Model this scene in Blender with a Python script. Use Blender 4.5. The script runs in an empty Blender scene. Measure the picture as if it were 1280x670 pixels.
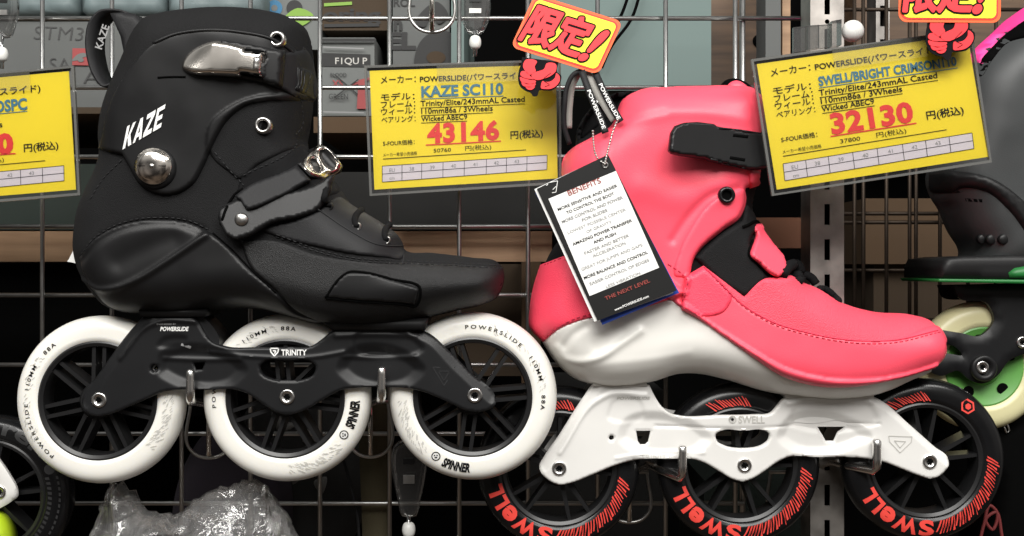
import bpy, math, random
import numpy as np
from mathutils import Vector, Matrix
from mathutils.geometry import delaunay_2d_cdt as cdt
random.seed(7); np.random.seed(7)
PI = math.pi
SC = bpy.context.scene
COL = SC.collection

# ------------------------------------------------------------------ camera, world, lamps, exposure
S0, D = 0.00053, 0.80            # metres per photo pixel at depth 0, camera distance to that plane
ROLL = math.radians(-0.85)       # the phone was held a little tilted
cam = bpy.data.cameras.new('camera'); cam_ob = bpy.data.objects.new('camera', cam); COL.objects.link(cam_ob)
cam_ob.location = (0, -D, 0); cam_ob.rotation_euler = (PI/2, 0, 0)
cam.sensor_width = 36; cam.lens = 36*D/(1280*S0); cam.clip_start = .02; cam.clip_end = 60
SC.camera = cam_ob
SC.view_settings.view_transform = 'Standard'; SC.view_settings.look = 'None'
SC.view_settings.gamma = 1; SC.view_settings.exposure = 0.0
SC.cycles.transparent_max_bounces = 24
w = bpy.data.worlds.new('World'); SC.world = w; w.use_nodes = True
nt = w.node_tree; bg = nt.nodes['Background']
tc = nt.nodes.new('ShaderNodeTexCoord'); sx = nt.nodes.new('ShaderNodeSeparateXYZ'); cr = nt.nodes.new('ShaderNodeValToRGB')
mp = nt.nodes.new('ShaderNodeMapRange'); mp.inputs[1].default_value = -1; mp.inputs[2].default_value = 1
nt.links.new(tc.outputs['Generated'], sx.inputs[0]); nt.links.new(sx.outputs[2], mp.inputs[0])
nt.links.new(mp.outputs[0], cr.inputs[0])
nz = nt.nodes.new('ShaderNodeTexNoise'); nz.inputs['Scale'].default_value = 1.7; nz.inputs['Detail'].default_value = 3
nt.links.new(tc.outputs['Generated'], nz.inputs['Vector'])
nr = nt.nodes.new('ShaderNodeMapRange'); nr.inputs[1].default_value = .38; nr.inputs[2].default_value = .62; nr.inputs[3].default_value = .12; nr.inputs[4].default_value = 1.9
nt.links.new(nz.outputs['Fac'], nr.inputs[0])
mm = nt.nodes.new('ShaderNodeMix'); mm.data_type = 'RGBA'; mm.blend_type = 'MULTIPLY'; mm.inputs[0].default_value = 1
nt.links.new(cr.outputs[0], mm.inputs[6]); nt.links.new(nr.outputs[0], mm.inputs[7]); nt.links.new(mm.outputs[2], bg.inputs[0])
e = cr.color_ramp.elements                      # the shop around: darker warm floor, brighter ceiling
e[0].position = .25; e[0].color = (.16, .12, .09, 1); e[1].position = .8; e[1].color = (.62, .62, .60, 1)
x = e.new(.5); x.color = (.38, .35, .325, 1)
bg.inputs[1].default_value = .42

def lamp(name, loc, target, sx, sy, power, col=(1, .98, .945)):
    l = bpy.data.lights.new(name, 'AREA'); l.shape = 'RECTANGLE'; l.size = sx; l.size_y = sy
    l.energy = power; l.color = col
    o = bpy.data.objects.new(name, l); COL.objects.link(o); o.location = loc
    o.rotation_euler = (Vector(target)-Vector(loc)).to_track_quat('-Z', 'Y').to_euler()
    return o
lamp('front_fill_light', (-.55, -1.05, 1.15), (-.05, 0, 0), 1.2, .28, 20)
lamp('front_fill_light', (.1, -1.9, 1.2), (0, 0, 0), 1.6, .5, 40)  # frontal fill added to brighten the cards, not a known shop fixture
lamp('front_fill_light', (.75, -.95, 1.25), (.1, 0, 0), 1.2, .28, 18)

# ------------------------------------------------------------------ materials
MATS = {}
def mat(name, col, rough=.5, metal=0, bump=None, spec=.5, var=0, var_scale=40, alpha=1, coat=0, trans=0):
    """col linear rgb; bump = (scale, strength, kind)"""
    m = bpy.data.materials.new(name); m.use_nodes = True; n = m.node_tree.nodes; L = m.node_tree.links
    b = n['Principled BSDF']; b.inputs['Base Color'].default_value = (*col, 1)
    b.inputs['Roughness'].default_value = rough; b.inputs['Metallic'].default_value = metal
    b.inputs['Specular IOR Level'].default_value = spec; b.inputs['Alpha'].default_value = alpha
    b.inputs['Coat Weight'].default_value = coat; b.inputs['Transmission Weight'].default_value = trans
    t = n.new('ShaderNodeTexCoord')
    if var:
        nz = n.new('ShaderNodeTexNoise'); nz.inputs['Scale'].default_value = var_scale; nz.inputs['Detail'].default_value = 6
        L.new(t.outputs['Object'], nz.inputs['Vector'])
        mx = n.new('ShaderNodeMix'); mx.data_type = 'RGBA'
        mx.inputs[6].default_value = (*[c*(1-var) for c in col], 1); mx.inputs[7].default_value = (*[min(1, c*(1+var)) for c in col], 1)
        L.new(nz.outputs['Fac'], mx.inputs[0]); L.new(mx.outputs[2], b.inputs['Base Color'])
        rr = n.new('ShaderNodeMapRange'); rr.inputs[3].default_value = max(.02, rough-.12*var*2); rr.inputs[4].default_value = min(1, rough+.12*var*2)
        L.new(nz.outputs['Fac'], rr.inputs[0]); L.new(rr.outputs[0], b.inputs['Roughness'])
    if bump:
        sc_, st, kind = bump
        if kind == 'noise':
            tx = n.new('ShaderNodeTexNoise'); tx.inputs['Scale'].default_value = sc_; tx.inputs['Detail'].default_value = 4; out = tx.outputs['Fac']
        elif kind == 'voronoi':
            tx = n.new('ShaderNodeTexVoronoi'); tx.inputs['Scale'].default_value = sc_; out = tx.outputs['Distance']
        else:
            tx = n.new('ShaderNodeTexWave'); tx.inputs['Scale'].default_value = sc_; tx.bands_direction = 'DIAGONAL'; out = tx.outputs['Fac']
        L.new(t.outputs['Object'], tx.inputs['Vector'])
        bp = n.new('ShaderNodeBump'); bp.inputs['Strength'].default_value = st; bp.inputs['Distance'].default_value = .0006
        L.new(out, bp.inputs['Height']); L.new(bp.outputs[0], b.inputs['Normal'])
    MATS[name] = m
    return m
def clear(name, tint=(1, 1, 1), gloss=.12, haze=.03, rough=.05, hazecol=(.8, .8, .8)):
    """thin clear plastic: mostly see-through, glossy on top, a little milky"""
    m = bpy.data.materials.new(name); m.use_nodes = True; n = m.node_tree.nodes; L = m.node_tree.links
    n.remove(n['Principled BSDF']); out = n['Material Output']
    tr = n.new('ShaderNodeBsdfTransparent'); tr.inputs[0].default_value = (*tint, 1)
    gl = n.new('ShaderNodeBsdfGlossy'); gl.inputs['Roughness'].default_value = rough
    df = n.new('ShaderNodeBsdfDiffuse'); df.inputs[0].default_value = (*hazecol, 1)
    fr = n.new('ShaderNodeFresnel'); fr.inputs[0].default_value = 1.45
    ma = n.new('ShaderNodeMath'); ma.operation = 'MULTIPLY_ADD'; ma.inputs[1].default_value = .9; ma.inputs[2].default_value = gloss*.3; ma.use_clamp = True
    m1 = n.new('ShaderNodeMixShader'); m2 = n.new('ShaderNodeMixShader'); m1.inputs[0].default_value = haze
    L.new(tr.outputs[0], m1.inputs[1]); L.new(df.outputs[0], m1.inputs[2])
    L.new(fr.outputs[0], ma.inputs[0]); L.new(ma.outputs[0], m2.inputs[0])
    L.new(m1.outputs[0], m2.inputs[1]); L.new(gl.outputs[0], m2.inputs[2]); L.new(m2.outputs[0], out.inputs[0])
    MATS[name] = m
    return m
BLK_RUB = mat('black rubber', (.009, .009, .0095), .46, spec=.32, bump=(2500, .10, 'noise'), var=.15)
BLK_SHELL = mat('black satin shell', (.008, .008, .0085), .44, spec=.32, bump=(3000, .08, 'noise'), var=.2)
BLK_FAB = mat('black mesh fabric', (.009, .009, .0095), .8, bump=(1900, .5, 'voronoi'), spec=.2, var=.2)
BLK_LEA = mat('black grained leather', (.009, .009, .0095), .47, spec=.38, bump=(2400, .5, 'voronoi'), var=.2)
BLK_NYL = mat('black nylon', (.011, .011, .012), .6, spec=.3, bump=(1800, .3, 'noise'), var=.15)
BLK_MET = mat('black painted frame', (.008, .0082, .009), .42, spec=.32, bump=(3000, .07, 'noise'), var=.15)
BLK_PLA = mat('black plastic', (.010, .010, .0105), .40, spec=.3, var=.15)
BLK_GLO = mat('black glossy tyre', (.006, .006, .0065), .25, spec=.35, var=.25, var_scale=60)
BLACK = mat('matt black', (.0025, .0025, .0025), .9, spec=.03)
LINER = mat('black liner', (.004, .004, .0045), .85, bump=(900, .4, 'noise'), spec=.2)
STITCH = mat('dark thread', (.016, .016, .017), .7, spec=.3)
WHITE_T = mat('white urethane', (.79, .775, .725), .36, var=.05, var_scale=30)
WHITE_F = mat('white painted frame', (.71, .70, .675), .32, bump=(2500, .05, 'noise'), var=.05)
WHITE_S = mat('white shell plastic', (.79, .775, .73), .36, var=.06, var_scale=25)
WHITE_P = mat('white print', (.82, .82, .80), .6)
HUBM = mat('black moulded hub', (.011, .011, .0115), .30, spec=.42, var=.15)
INK = mat('black ink', (.006, .006, .007), .7, spec=.1)
GREYINK = mat('grey ink', (.26, .26, .26), .6)
PALEINK = mat('pale grey ink', (.48, .47, .44), .6)
PINK = mat('neon pink leather', (.95, .086, .138), .46, bump=(1300, .22, 'noise'), var=.06, var_scale=30)
PINK_G = mat('grained pink leather', (.93, .06, .115), .5, bump=(1300, .3, 'voronoi'), var=.06)
PINK_F = mat('pink perforated fabric', (.95, .08, .13), .65, bump=(1500, .7, 'voronoi'), var=.08)
PINK_TH = mat('dark pink thread', (.55, .02, .06), .7)
CHROME = mat('polished metal', (.82, .77, .71), .16, 1, var=.12, var_scale=90)
NICKEL = mat('bright nickel', (.80, .79, .77), .24, 1, var=.1, var_scale=150)
STEEL = mat('zinc steel', (.55, .54, .52), .30, 1, var=.25, var_scale=150)
WIRE = mat('chromed grid wire', (.50, .50, .49), .34, 1, var=.2, var_scale=90)
WIRE_D = mat('dull brown wire', (.06, .045, .034), .5, .8, var=.3)
YEL = mat('yellow card paper', (.94, .735, .014), .6, var=.03)
RED = mat('red print', (.80, .035, .03), .55)
BLUE = mat('blue print', (.055, .20, .30), .6)
LAV = mat('pale table print', (.72, .66, .70), .6)
NEON_Y = mat('neon yellow print', (.93, .90, .03), .5)
ORANGE = mat('orange red border', (.85, .13, .03), .5)
FIST_RED = mat('bright red print', (.86, .03, .04), .5)
TAG_B = mat('black tag card', (.010, .010, .010), .5, spec=.25)
TAG_W = mat('white tag card', (.82, .82, .80), .55)
TAG_BLUE = mat('blue tag card', (.01, .05, .32), .45)
BROWNINK = mat('brown red ink', (.30, .05, .04), .6)
SLEEVE = clear('clear sleeve', gloss=.02, haze=.004)
RIM = clear('sleeve rim', tint=(.55, .55, .52), gloss=.2, haze=.22, hazecol=(.5, .5, .48))
TAPE = clear('clear tape', gloss=.05, haze=.035, hazecol=(.9, .88, .7))
CLIP = clear('clear clip plastic', tint=(.78, .78, .77), gloss=.6, haze=.025, rough=.08)
BAGM = clear('crumpled clear bag', tint=(.93, .93, .93), gloss=.30, haze=.09, rough=.10, hazecol=(.92, .91, .9))
_n = BAGM.node_tree.nodes; _l = BAGM.node_tree.links; _t = _n.new('ShaderNodeTexCoord'); _z = _n.new('ShaderNodeTexNoise'); _z.inputs['Scale'].default_value = 55; _z.inputs['Detail'].default_value = 5; _z.inputs['Distortion'].default_value = 1.5
_bp = _n.new('ShaderNodeBump'); _bp.inputs['Strength'].default_value = .8; _bp.inputs['Distance'].default_value = .004; _l.new(_t.outputs['Object'], _z.inputs['Vector']); _l.new(_z.outputs['Fac'], _bp.inputs['Height'])
for q in _n:
    if q.type in ('BSDF_GLOSSY', 'BSDF_DIFFUSE', 'FRESNEL'): _l.new(_bp.outputs[0], q.inputs['Normal'])
BEAD = mat('white plastic bead', (.72, .72, .69), .35, var=.08)
CREAM = mat('cream urethane', (.66, .62, .36), .35, var=.05)
GREEN = mat('green plastic', (.10, .30, .06), .4, var=.15)
GREEN2 = mat('bright green sole', (.015, .17, .035), .45, var=.1)
LIME = mat('lime plastic', (.45, .62, .02), .4)
HOTPINK = mat('hot pink liner', (.92, .05, .30), .6, bump=(900, .2, 'noise'))
GREY_B = mat('dark grey boot shell', (.040, .043, .044), .5, bump=(1500, .2, 'noise'), var=.15)
SWELL_RED = mat('coral red print', (.75, .06, .045), .5)
OLIVE = mat('olive webbing', (.075, .062, .032), .85, bump=(900, .4, 'noise'), var=.2)
WALLM = mat('shade black wall board', (.003, .003, .003), .95, spec=.0, var=.3, var_scale=6)  # near-black carries the deep shade under the shelves in its colour
def wood(name, c1, c2, scale=18):
    m = mat(name, c1, .6); n = m.node_tree.nodes; L = m.node_tree.links; b = n['Principled BSDF']
    t = n.new('ShaderNodeTexCoord'); mp = n.new('ShaderNodeMapping'); mp.inputs['Scale'].default_value = (.6, 6, 9)
    nz = n.new('ShaderNodeTexNoise'); nz.inputs['Scale'].default_value = scale; nz.inputs['Detail'].default_value = 8
    r = n.new('ShaderNodeValToRGB'); r.color_ramp.elements[0].color = (*c2, 1); r.color_ramp.elements[1].color = (*c1, 1)
    r.color_ramp.elements[0].position = .3; r.color_ramp.elements[1].position = .7
    L.new(t.outputs['Object'], mp.inputs[0]); L.new(mp.outputs[0], nz.inputs['Vector']); L.new(nz.outputs['Fac'], r.inputs[0]); L.new(r.outputs[0], b.inputs['Base Color'])
    return m
WOOD = wood('planed wood', (.46, .29, .17), (.30, .18, .10))
WOOD_D = wood('dark wood', (.13, .075, .04), (.06, .035, .02))
CARD_B = mat('brown cardboard', (.075, .043, .020), .85, var=.15, var_scale=12)
CARD_D = mat('dull brown cardboard', (.045, .028, .014), .85, var=.2, var_scale=12)
CARD_G = mat('grey carton', (.105, .11, .107), .8, var=.12, var_scale=10)
CARD_L = mat('pale grey carton', (.14, .148, .143), .75, var=.12, var_scale=10)
TEAL = mat('grey green board', (.125, .175, .165), .7, var=.08, var_scale=6)
PALEBLUE = mat('pale blue wrapped pack', (.14, .18, .185), .5, var=.35, var_scale=18)
BOXBLACK = mat('printed black', (.02, .02, .02), .7)
BOXBLUE = mat('printed blue', (.03, .15, .28), .6)
BOXGREEN = mat('printed green', (.18, .33, .04), .6)
BOXRED = mat('printed red', (.30, .05, .05), .6)
MARKER = mat('marker ink', (.05, .05, .05), .7)

_b = WHITE_T.node_tree.nodes['Principled BSDF']; _b.inputs['Subsurface Weight'].default_value = .25; _b.inputs['Subsurface Radius'].default_value = (.004, .0035, .0025); _b.inputs['Subsurface Scale'].default_value = 1.0
# ------------------------------------------------------------------ geometry helpers
def P(px, py, d=0.0):
    """a photo pixel at depth d (metres behind the wheels' plane) as a point in the room"""
    k = S0*(D+d)/D
    return np.array([(px-640)*k, d, (335-py)*k])
ORIG = {}
def tag(o, label=None, cat=None, group=None, kind=None):
    if label: o['label'] = label
    if cat: o['category'] = cat
    if group: o['group'] = group
    if kind: o['kind'] = kind
    return o
def empty(name, loc, label, cat, group=None):
    o = bpy.data.objects.new(name, None); COL.objects.link(o); o.location = loc; o.empty_display_size = .01
    ORIG[o] = np.array(loc, float)
    return tag(o, label, cat, group)
def build(name, parts, parent=None, smooth=True, auto=None):
    """parts: list of (verts Nx3 in room coordinates, faces, material) joined into ONE mesh object"""
    vs, fs, mi, mats = [], [], [], []
    off = 0
    for v, f, m in parts:
        v = np.asarray(v, float)
        if len(v) == 0: continue
        if m not in mats: mats.append(m)
        vs.append(v); fs += [tuple(int(i)+off for i in q) for q in f]; mi += [mats.index(m)]*len(f); off += len(v)
    V = np.concatenate(vs); c = (V.min(0)+V.max(0))/2
    me = bpy.data.meshes.new(name); me.from_pydata((V-c).tolist(), [], fs)
    for m in mats: me.materials.append(m)
    me.polygons.foreach_set('material_index', mi)
    me.polygons.foreach_set('use_smooth', [smooth]*len(me.polygons)); me.validate(); me.update()
    if auto:
        me.set_sharp_from_angle(angle=math.radians(auto))
    o = bpy.data.objects.new(name, me); COL.objects.link(o)
    po = ORIG[parent] if parent is not None else np.zeros(3)
    if parent is not None: o.parent = parent
    o.location = c-po; ORIG[o] = c
    return o
def spline(pts, closed=True, step=4.0):
    """Catmull-Rom through pts; a third item marks a sharp corner; resampled about every step px"""
    n = len(pts); P2 = np.array([[p[0], p[1]] for p in pts], float); sh = [len(p) > 2 for p in pts]
    out = []
    rng = range(n) if closed else range(n-1)
    for i in rng:
        p1, p2 = P2[i], P2[(i+1) % n]
        p0 = P2[(i-1) % n] if (closed or i > 0) and not sh[i] else p1-(p2-p1)
        p3 = P2[(i+2) % n] if (closed or i+2 < n) and not sh[(i+1) % n] else p2+(p2-p1)
        l = np.linalg.norm(p2-p1)
        # centripetal-ish: scale tangents by segment length
        def tang(a, b, c):
            la, lb = np.linalg.norm(b-a)+1e-9, np.linalg.norm(c-b)+1e-9
            return ((b-a)/la*lb+(c-b)/lb*la)/(la+lb)
        t1, t2 = tang(p0, p1, p2)*l, tang(p1, p2, p3)*l
        k = max(1, int(round(l/step)))
        for j in range(k):
            t = j/k; h = (2*t**3-3*t**2+1, t**3-2*t**2+t, -2*t**3+3*t**2, t**3-t**2)
            out.append(h[0]*p1+h[1]*t1+h[2]*p2+h[3]*t2)
    if not closed: out.append(P2[-1])
    return np.array(out)
def circle(cx, cy, r, n=40, ry=None, a=0):
    ry = ry or r
    t = np.arange(n)/n*2*PI
    x, y = r*np.cos(t), ry*np.sin(t); ca, sa = math.cos(a), math.sin(a)
    return np.stack([cx+x*ca-y*sa, cy+x*sa+y*ca], 1)
def pip(X, Z, poly):
    ins = np.zeros(X.shape, bool); n = len(poly)
    for i in range(n):
        x1, z1 = poly[i]; x2, z2 = poly[(i+1) % n]
        if z1 == z2: continue
        c = ((z1 > Z) != (z2 > Z)) & (X < (x2-x1)*(Z-z1)/(z2-z1)+x1)
        ins ^= c
    return ins
def segdist(X, Z, line, closed=True):
    d = np.full(X.shape, 1e9); n = len(line)
    for i in range(n if closed else n-1):
        a = line[i]; b = line[(i+1) % n]; ab = b-a; L2 = ab@ab+1e-18
        t = np.clip(((X-a[0])*ab[0]+(Z-a[1])*ab[1])/L2, 0, 1)
        d = np.minimum(d, (X-a[0]-t*ab[0])**2+(Z-a[1]-t*ab[1])**2)
    return np.sqrt(d)
def blur(A, k, it=3):
    for _ in range(it):
        for ax in (0, 1):
            c = np.cumsum(np.pad(A, [(k+1, k) if i == ax else (0, 0) for i in (0, 1)], mode='edge'), axis=ax)
            A = (np.take(c, range(2*k+1, c.shape[ax]), ax)-np.take(c, range(0, c.shape[ax]-2*k-1), ax))/(2*k+1)
    return A
class Surf:
    """height field of a skate's near side, so that straps, panels and prints lie on what is under them"""
    def __init__(s, box, mid, res=.0008):
        a = P(box[0], box[3], mid); b = P(box[2], box[1], mid)
        s.mid = mid; s.res = res
        s.xs = np.arange(a[0], b[0], res); s.zs = np.arange(a[2], b[2], res)
        s.X, s.Z = np.meshgrid(s.xs, s.zs); s.Y = np.full(s.X.shape, float(mid))
    def samp(s, A, x, z):
        fx = np.clip((np.asarray(x)-s.xs[0])/s.res, 0, len(s.xs)-1.001); fz = np.clip((np.asarray(z)-s.zs[0])/s.res, 0, len(s.zs)-1.001)
        i, j = fx.astype(int), fz.astype(int); u, v = fx-i, fz-j
        return A[j, i]*(1-u)*(1-v)+A[j, i+1]*u*(1-v)+A[j+1, i]*(1-u)*v+A[j+1, i+1]*u*v
    def at(s, x, z): return s.samp(s.Y, x, z)
    def hit(s, px, py, lift=0.0):
        y = np.full(np.shape(px), s.mid, float)
        for _ in range(5):
            k = S0*(D+y)/D; x = (np.asarray(px)-640)*k; z = (335-np.asarray(py))*k; y = s.at(x, z)-lift
        return x, y, z
    def hits(s, pts, lift=0.0):
        pts = np.asarray(pts, float); x, y, z = s.hit(pts[:, 0], pts[:, 1], lift); return np.stack([x, y, z], 1)
def to_xz(pts, d): return np.array([P(p[0], p[1], d)[[0, 2]] for p in pts])
def fill(outline, res, holes=()):
    """triangulate an outline (2-D) with inner points about every res; returns verts, faces, rim loops"""
    lo, hi = outline.min(0), outline.max(0)
    nx, nz = int((hi[0]-lo[0])/res)+2, int((hi[1]-lo[1])/(res*.866))+2
    gx, gz = np.meshgrid(np.arange(nx), np.arange(nz)); gx = (gx+(gz % 2)*.5)*res+lo[0]; gz = gz*res*.866+lo[1]
    gx, gz = gx.ravel(), gz.ravel()
    k = pip(gx, gz, outline); gx, gz = gx[k], gz[k]
    dd = segdist(gx, gz, outline); ok = dd > .6*res
    for h in holes:
        ok &= ~pip(gx, gz, h); ok &= segdist(gx, gz, h) > .6*res
    gx, gz = gx[ok], gz[ok]
    pts = [Vector(p) for p in outline]; loops = [list(range(len(outline)))]
    for h in holes:
        loops.append(list(range(len(pts), len(pts)+len(h)))); pts += [Vector(p) for p in h]
    nb = len(pts)
    pts += [Vector((a, b)) for a, b in zip(gx, gz)]
    r = cdt(pts, [], loops, 2, 1e-9)
    V = np.array([[v.x, v.y] for v in r[0]]); F = [tuple(f) for f in r[2]]
    a, b, c = V[F[0][0]], V[F[0][1]], V[F[0][2]]
    # normals must face the camera (-Y): in (x,z) counter-clockwise faces give -Y
    F = [f if ((V[f[1]][0]-V[f[0]][0])*(V[f[2]][1]-V[f[0]][1])-(V[f[1]][1]-V[f[0]][1])*(V[f[2]][0]-V[f[0]][0])) > 0 else f[::-1] for f in F]
    d = segdist(V[:, 0], V[:, 1], outline)
    for h in holes: d = np.minimum(d, segdist(V[:, 0], V[:, 1], h))
    return V, F, d
def rim_edges(F):
    cnt = {}
    for f in F:
        for i in range(len(f)):
            a, b = f[i], f[(i+1) % len(f)]
            if (b, a) in cnt: del cnt[(b, a)]
            else: cnt[(a, b)] = 1
    return list(cnt)
def close(V, F, yf, yb):
    """front sheet at yf, back sheet at yb, walls between"""
    n = len(V)
    A = np.stack([V[:, 0], yf, V[:, 1]], 1); B = np.stack([V[:, 0], yb, V[:, 1]], 1)
    fs = list(F)+[tuple(i+n for i in f[::-1]) for f in F]
    for a, b in rim_edges(F): fs.append((b, a, a+n, b+n))
    return np.concatenate([A, B]), fs
def prof(d, R, p=2.0):
    t = np.clip(d/R, 0, 1); return np.sqrt(np.clip(1-(1-t)**p, 0, 1))
def wfield(ctrl, X, Z, mid, sig=70):
    num = np.zeros(X.shape); den = np.zeros(X.shape)
    for px, py, w_ in ctrl:
        c = P(px, py, mid); g = np.exp(-((X-c[0])**2+(Z-c[2])**2)/(2*(sig*S0)**2))+1e-7
        num += g*w_; den += g
    return num/den
def body(S, outline_px, ctrl, R, bumps=()):
    """write a boot-like rounded body into the height field"""
    o = to_xz(outline_px, S.mid); ins = pip(S.X, S.Z, o); d = np.where(ins, segdist(S.X, S.Z, o), 0)
    t = np.clip(d/R, 0, 1); g = 1-(1-t)**2.1
    gb = blur(g, 4, 3); m = np.clip((d-.002)/.008, 0, 1); g = g*(1-m)+gb*m
    W = wfield(ctrl, S.X, S.Z, S.mid)
    H = W*np.sqrt(np.clip(g, 0, 1))
    nz_ = blur(np.random.RandomState(int(abs(o[0][0])*1e4)).randn(*S.X.shape), 6, 3); nz_ /= nz_.std(); n2 = blur(np.random.RandomState(9).randn(*S.X.shape), 16, 3); n2 /= n2.std()
    H = np.clip(H+(.00010*nz_+.00035*n2)*np.clip(d/.008, 0, 1), 0, None)
    S.Y = S.mid-H
    S.outline, S.R, S.ctrl = o, R, ctrl
    for line, wd, amp in bumps: bumpline(S, line, wd, amp)
def bumpline(S, line, wd, amp):
    l = S.hits(spline(line, False, 4))[:, [0, 2]]
    x0, z0 = l.min(0)-.02; x1, z1 = l.max(0)+.02
    k = (S.X > x0) & (S.X < x1) & (S.Z > z0) & (S.Z < z1) & (S.Y < S.mid-.004)
    dd = segdist(S.X[k], S.Z[k], l, False); S.Y[k] -= amp*np.exp(-(dd/(wd*S0))**2)
def body_mesh(S, outline_px, res=.0014, inset=0):
    o = to_xz(outline_px, S.mid)
    V, F, d = fill(o, res)
    y = S.at(V[:, 0], V[:, 1]); h = S.mid-y
    W = wfield(S.ctrl, V[:, 0], V[:, 1], S.mid)
    ha = W*np.sqrt(np.clip(1-(1-np.clip(d/S.R, 0, 1))**2.1, 0, 1)); k = np.clip((d-.001)/.002, 0, 1)
    h = ha*(1-k)+h*k
    if inset: h = np.minimum(h, ha)-inset*np.clip(d/.004, 0, 1)
    return close(V, F, S.mid-h, S.mid+h)
def patch(S, px, thick=.002, edge=.003, res=.0016, holes=(), m=None, closed_far=False, resample=True, crown=0, update=True, p=2.0, embed=.0012, even=0, tilt=0, flat=False):
    """a sheet lying on the height field; returns (verts, faces, material)"""
    line = spline(px, True, 3.5) if resample else np.asarray(px, float)
    o = S.hits(line, thick*.5)[:, [0, 2]]
    hs = [S.hits(h, thick*.5)[:, [0, 2]] for h in holes]
    V, F, d = fill(o, res, hs)
    base = S.at(V[:, 0], V[:, 1])
    if even:        # stiff pieces: a gently curved sheet lifted clear of what is below, not its every bump
        c0 = V.mean(0)
        def q_(x, z): x = (x-c0[0])*30; z = (z-c0[1])*30; return np.stack([np.ones_like(x), x, z]+([] if flat else [x*x, x*z, z*z]), -1)
        co = np.linalg.lstsq(q_(V[:, 0], V[:, 1]), base, rcond=None)[0]
        if tilt: co[2] += tilt/30
        fit = q_(V[:, 0], V[:, 1])@co; up_ = np.percentile(fit-base, even); base = fit-up_
    pr = prof(d, edge, p)
    yf = base-thick*pr-crown*prof(d, .02); yb = base+(embed if not even else .004)
    v, f = close(V, F, yf, yb)
    if closed_far:
        v2 = v.copy(); v2[:, 1] = 2*S.mid-v2[:, 1]; n = len(v)
        f = f+[tuple(i+n for i in q[::-1]) for q in f]; v = np.concatenate([v, v2])
    if update:
        x0, z0 = o.min(0); x1, z1 = o.max(0)
        j = (S.zs > z0) & (S.zs < z1); i = (S.xs > x0) & (S.xs < x1)
        sl = np.ix_(j, i); X, Z = S.X[sl], S.Z[sl]; ins = pip(X, Z, o)
        for h in hs: ins &= ~pip(X, Z, h)
        dd = segdist(X, Z, o)
        if even: S.Y[sl] = np.where(ins, np.minimum(S.Y[sl], q_(X, Z)@co-up_-thick*prof(dd, edge, p)), S.Y[sl])
        else: S.Y[sl] = np.where(ins, S.Y[sl]-thick*prof(dd, edge, p)-crown*prof(dd, .02), S.Y[sl])
    return v, f, m
def tube(pts, r, n=8, closed=False, cap=True):
    pts = np.asarray(pts, float); N = len(pts); vs, fs = [], []
    T = np.roll(pts, -1, 0)-np.roll(pts, 1, 0) if closed else np.gradient(pts, axis=0)
    T /= np.linalg.norm(T, axis=1)[:, None]+1e-12
    up = np.array([0, -1., 0]) if abs(T[0][1]) < .8 else np.array([0, 0, 1.])
    rr = np.broadcast_to(r, N)
    nrm = up-T[0]*(up@T[0])
    for i in range(N):
        nrm = nrm-T[i]*(nrm@T[i]); l = np.linalg.norm(nrm)
        nrm = nrm/l if l > 1e-6 else np.array([1., 0, 0]); b = np.cross(T[i], nrm)
        for k in range(n):
            a = 2*PI*k/n; vs.append(pts[i]+rr[i]*(math.cos(a)*nrm+math.sin(a)*b))
    for i in range(N if closed else N-1):
        for k in range(n):
            a, b = i*n+k, i*n+(k+1) % n; c, d = ((i+1) % N)*n+(k+1) % n, ((i+1) % N)*n+k
            fs.append((a, d, c, b))
    if cap and not closed:
        fs.append(tuple(range(n))); fs.append(tuple((N-1)*n+k for k in range(n))[::-1])
    return np.array(vs), fs
def on_line(S, line, r, m, lift=.0002, step=3):
    return (*tube(S.hits(spline(line, False, step), lift), r, 6), m)
def box(c, s, m=None, rz=0):
    x, y, z = np.array(s)/2; v = np.array([[a, b, d] for a in (-x, x) for b in (-y, y) for d in (-z, z)])
    if rz:
        ca, sa = math.cos(rz), math.sin(rz); v = np.stack([v[:, 0]*ca-v[:, 2]*sa, v[:, 1], v[:, 0]*sa+v[:, 2]*ca], 1)
    return v+np.array(c), [(0, 1, 3, 2), (4, 6, 7, 5), (0, 4, 5, 1), (2, 3, 7, 6), (0, 2, 6, 4), (1, 5, 7, 3)], m
def pbox(x0, y0, x1, y1, d0, d1, m):
    """box whose near face covers the photo pixels x0..x1, y0..y1 at depth d0, reaching back to d1"""
    a, b = P(x0, y1, d0), P(x1, y0, d0)
    return box(((a[0]+b[0])/2, (d0+d1)/2, (a[2]+b[2])/2), (b[0]-a[0], d1-d0, b[2]-a[2]), m)
def slab(px, d, thick, m, holes=(), resample=False, edge=None, res=None, sharp=True):
    """flat plate: outline in photo pixels at depth d (near face), thickness backwards"""
    line = spline(px, True, 3) if resample else np.asarray([q[:2] for q in px], float)
    o = to_xz(line, d); hs = [to_xz(h, d) for h in holes]
    V, F, dd = fill(o, res or .5, hs)
    yf = np.full(len(V), d); 
    if edge: yf = d+edge*(1-prof(dd, edge))
    v, f = close(V, F, yf, np.full(len(V), d+thick)); return v, f, m
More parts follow.
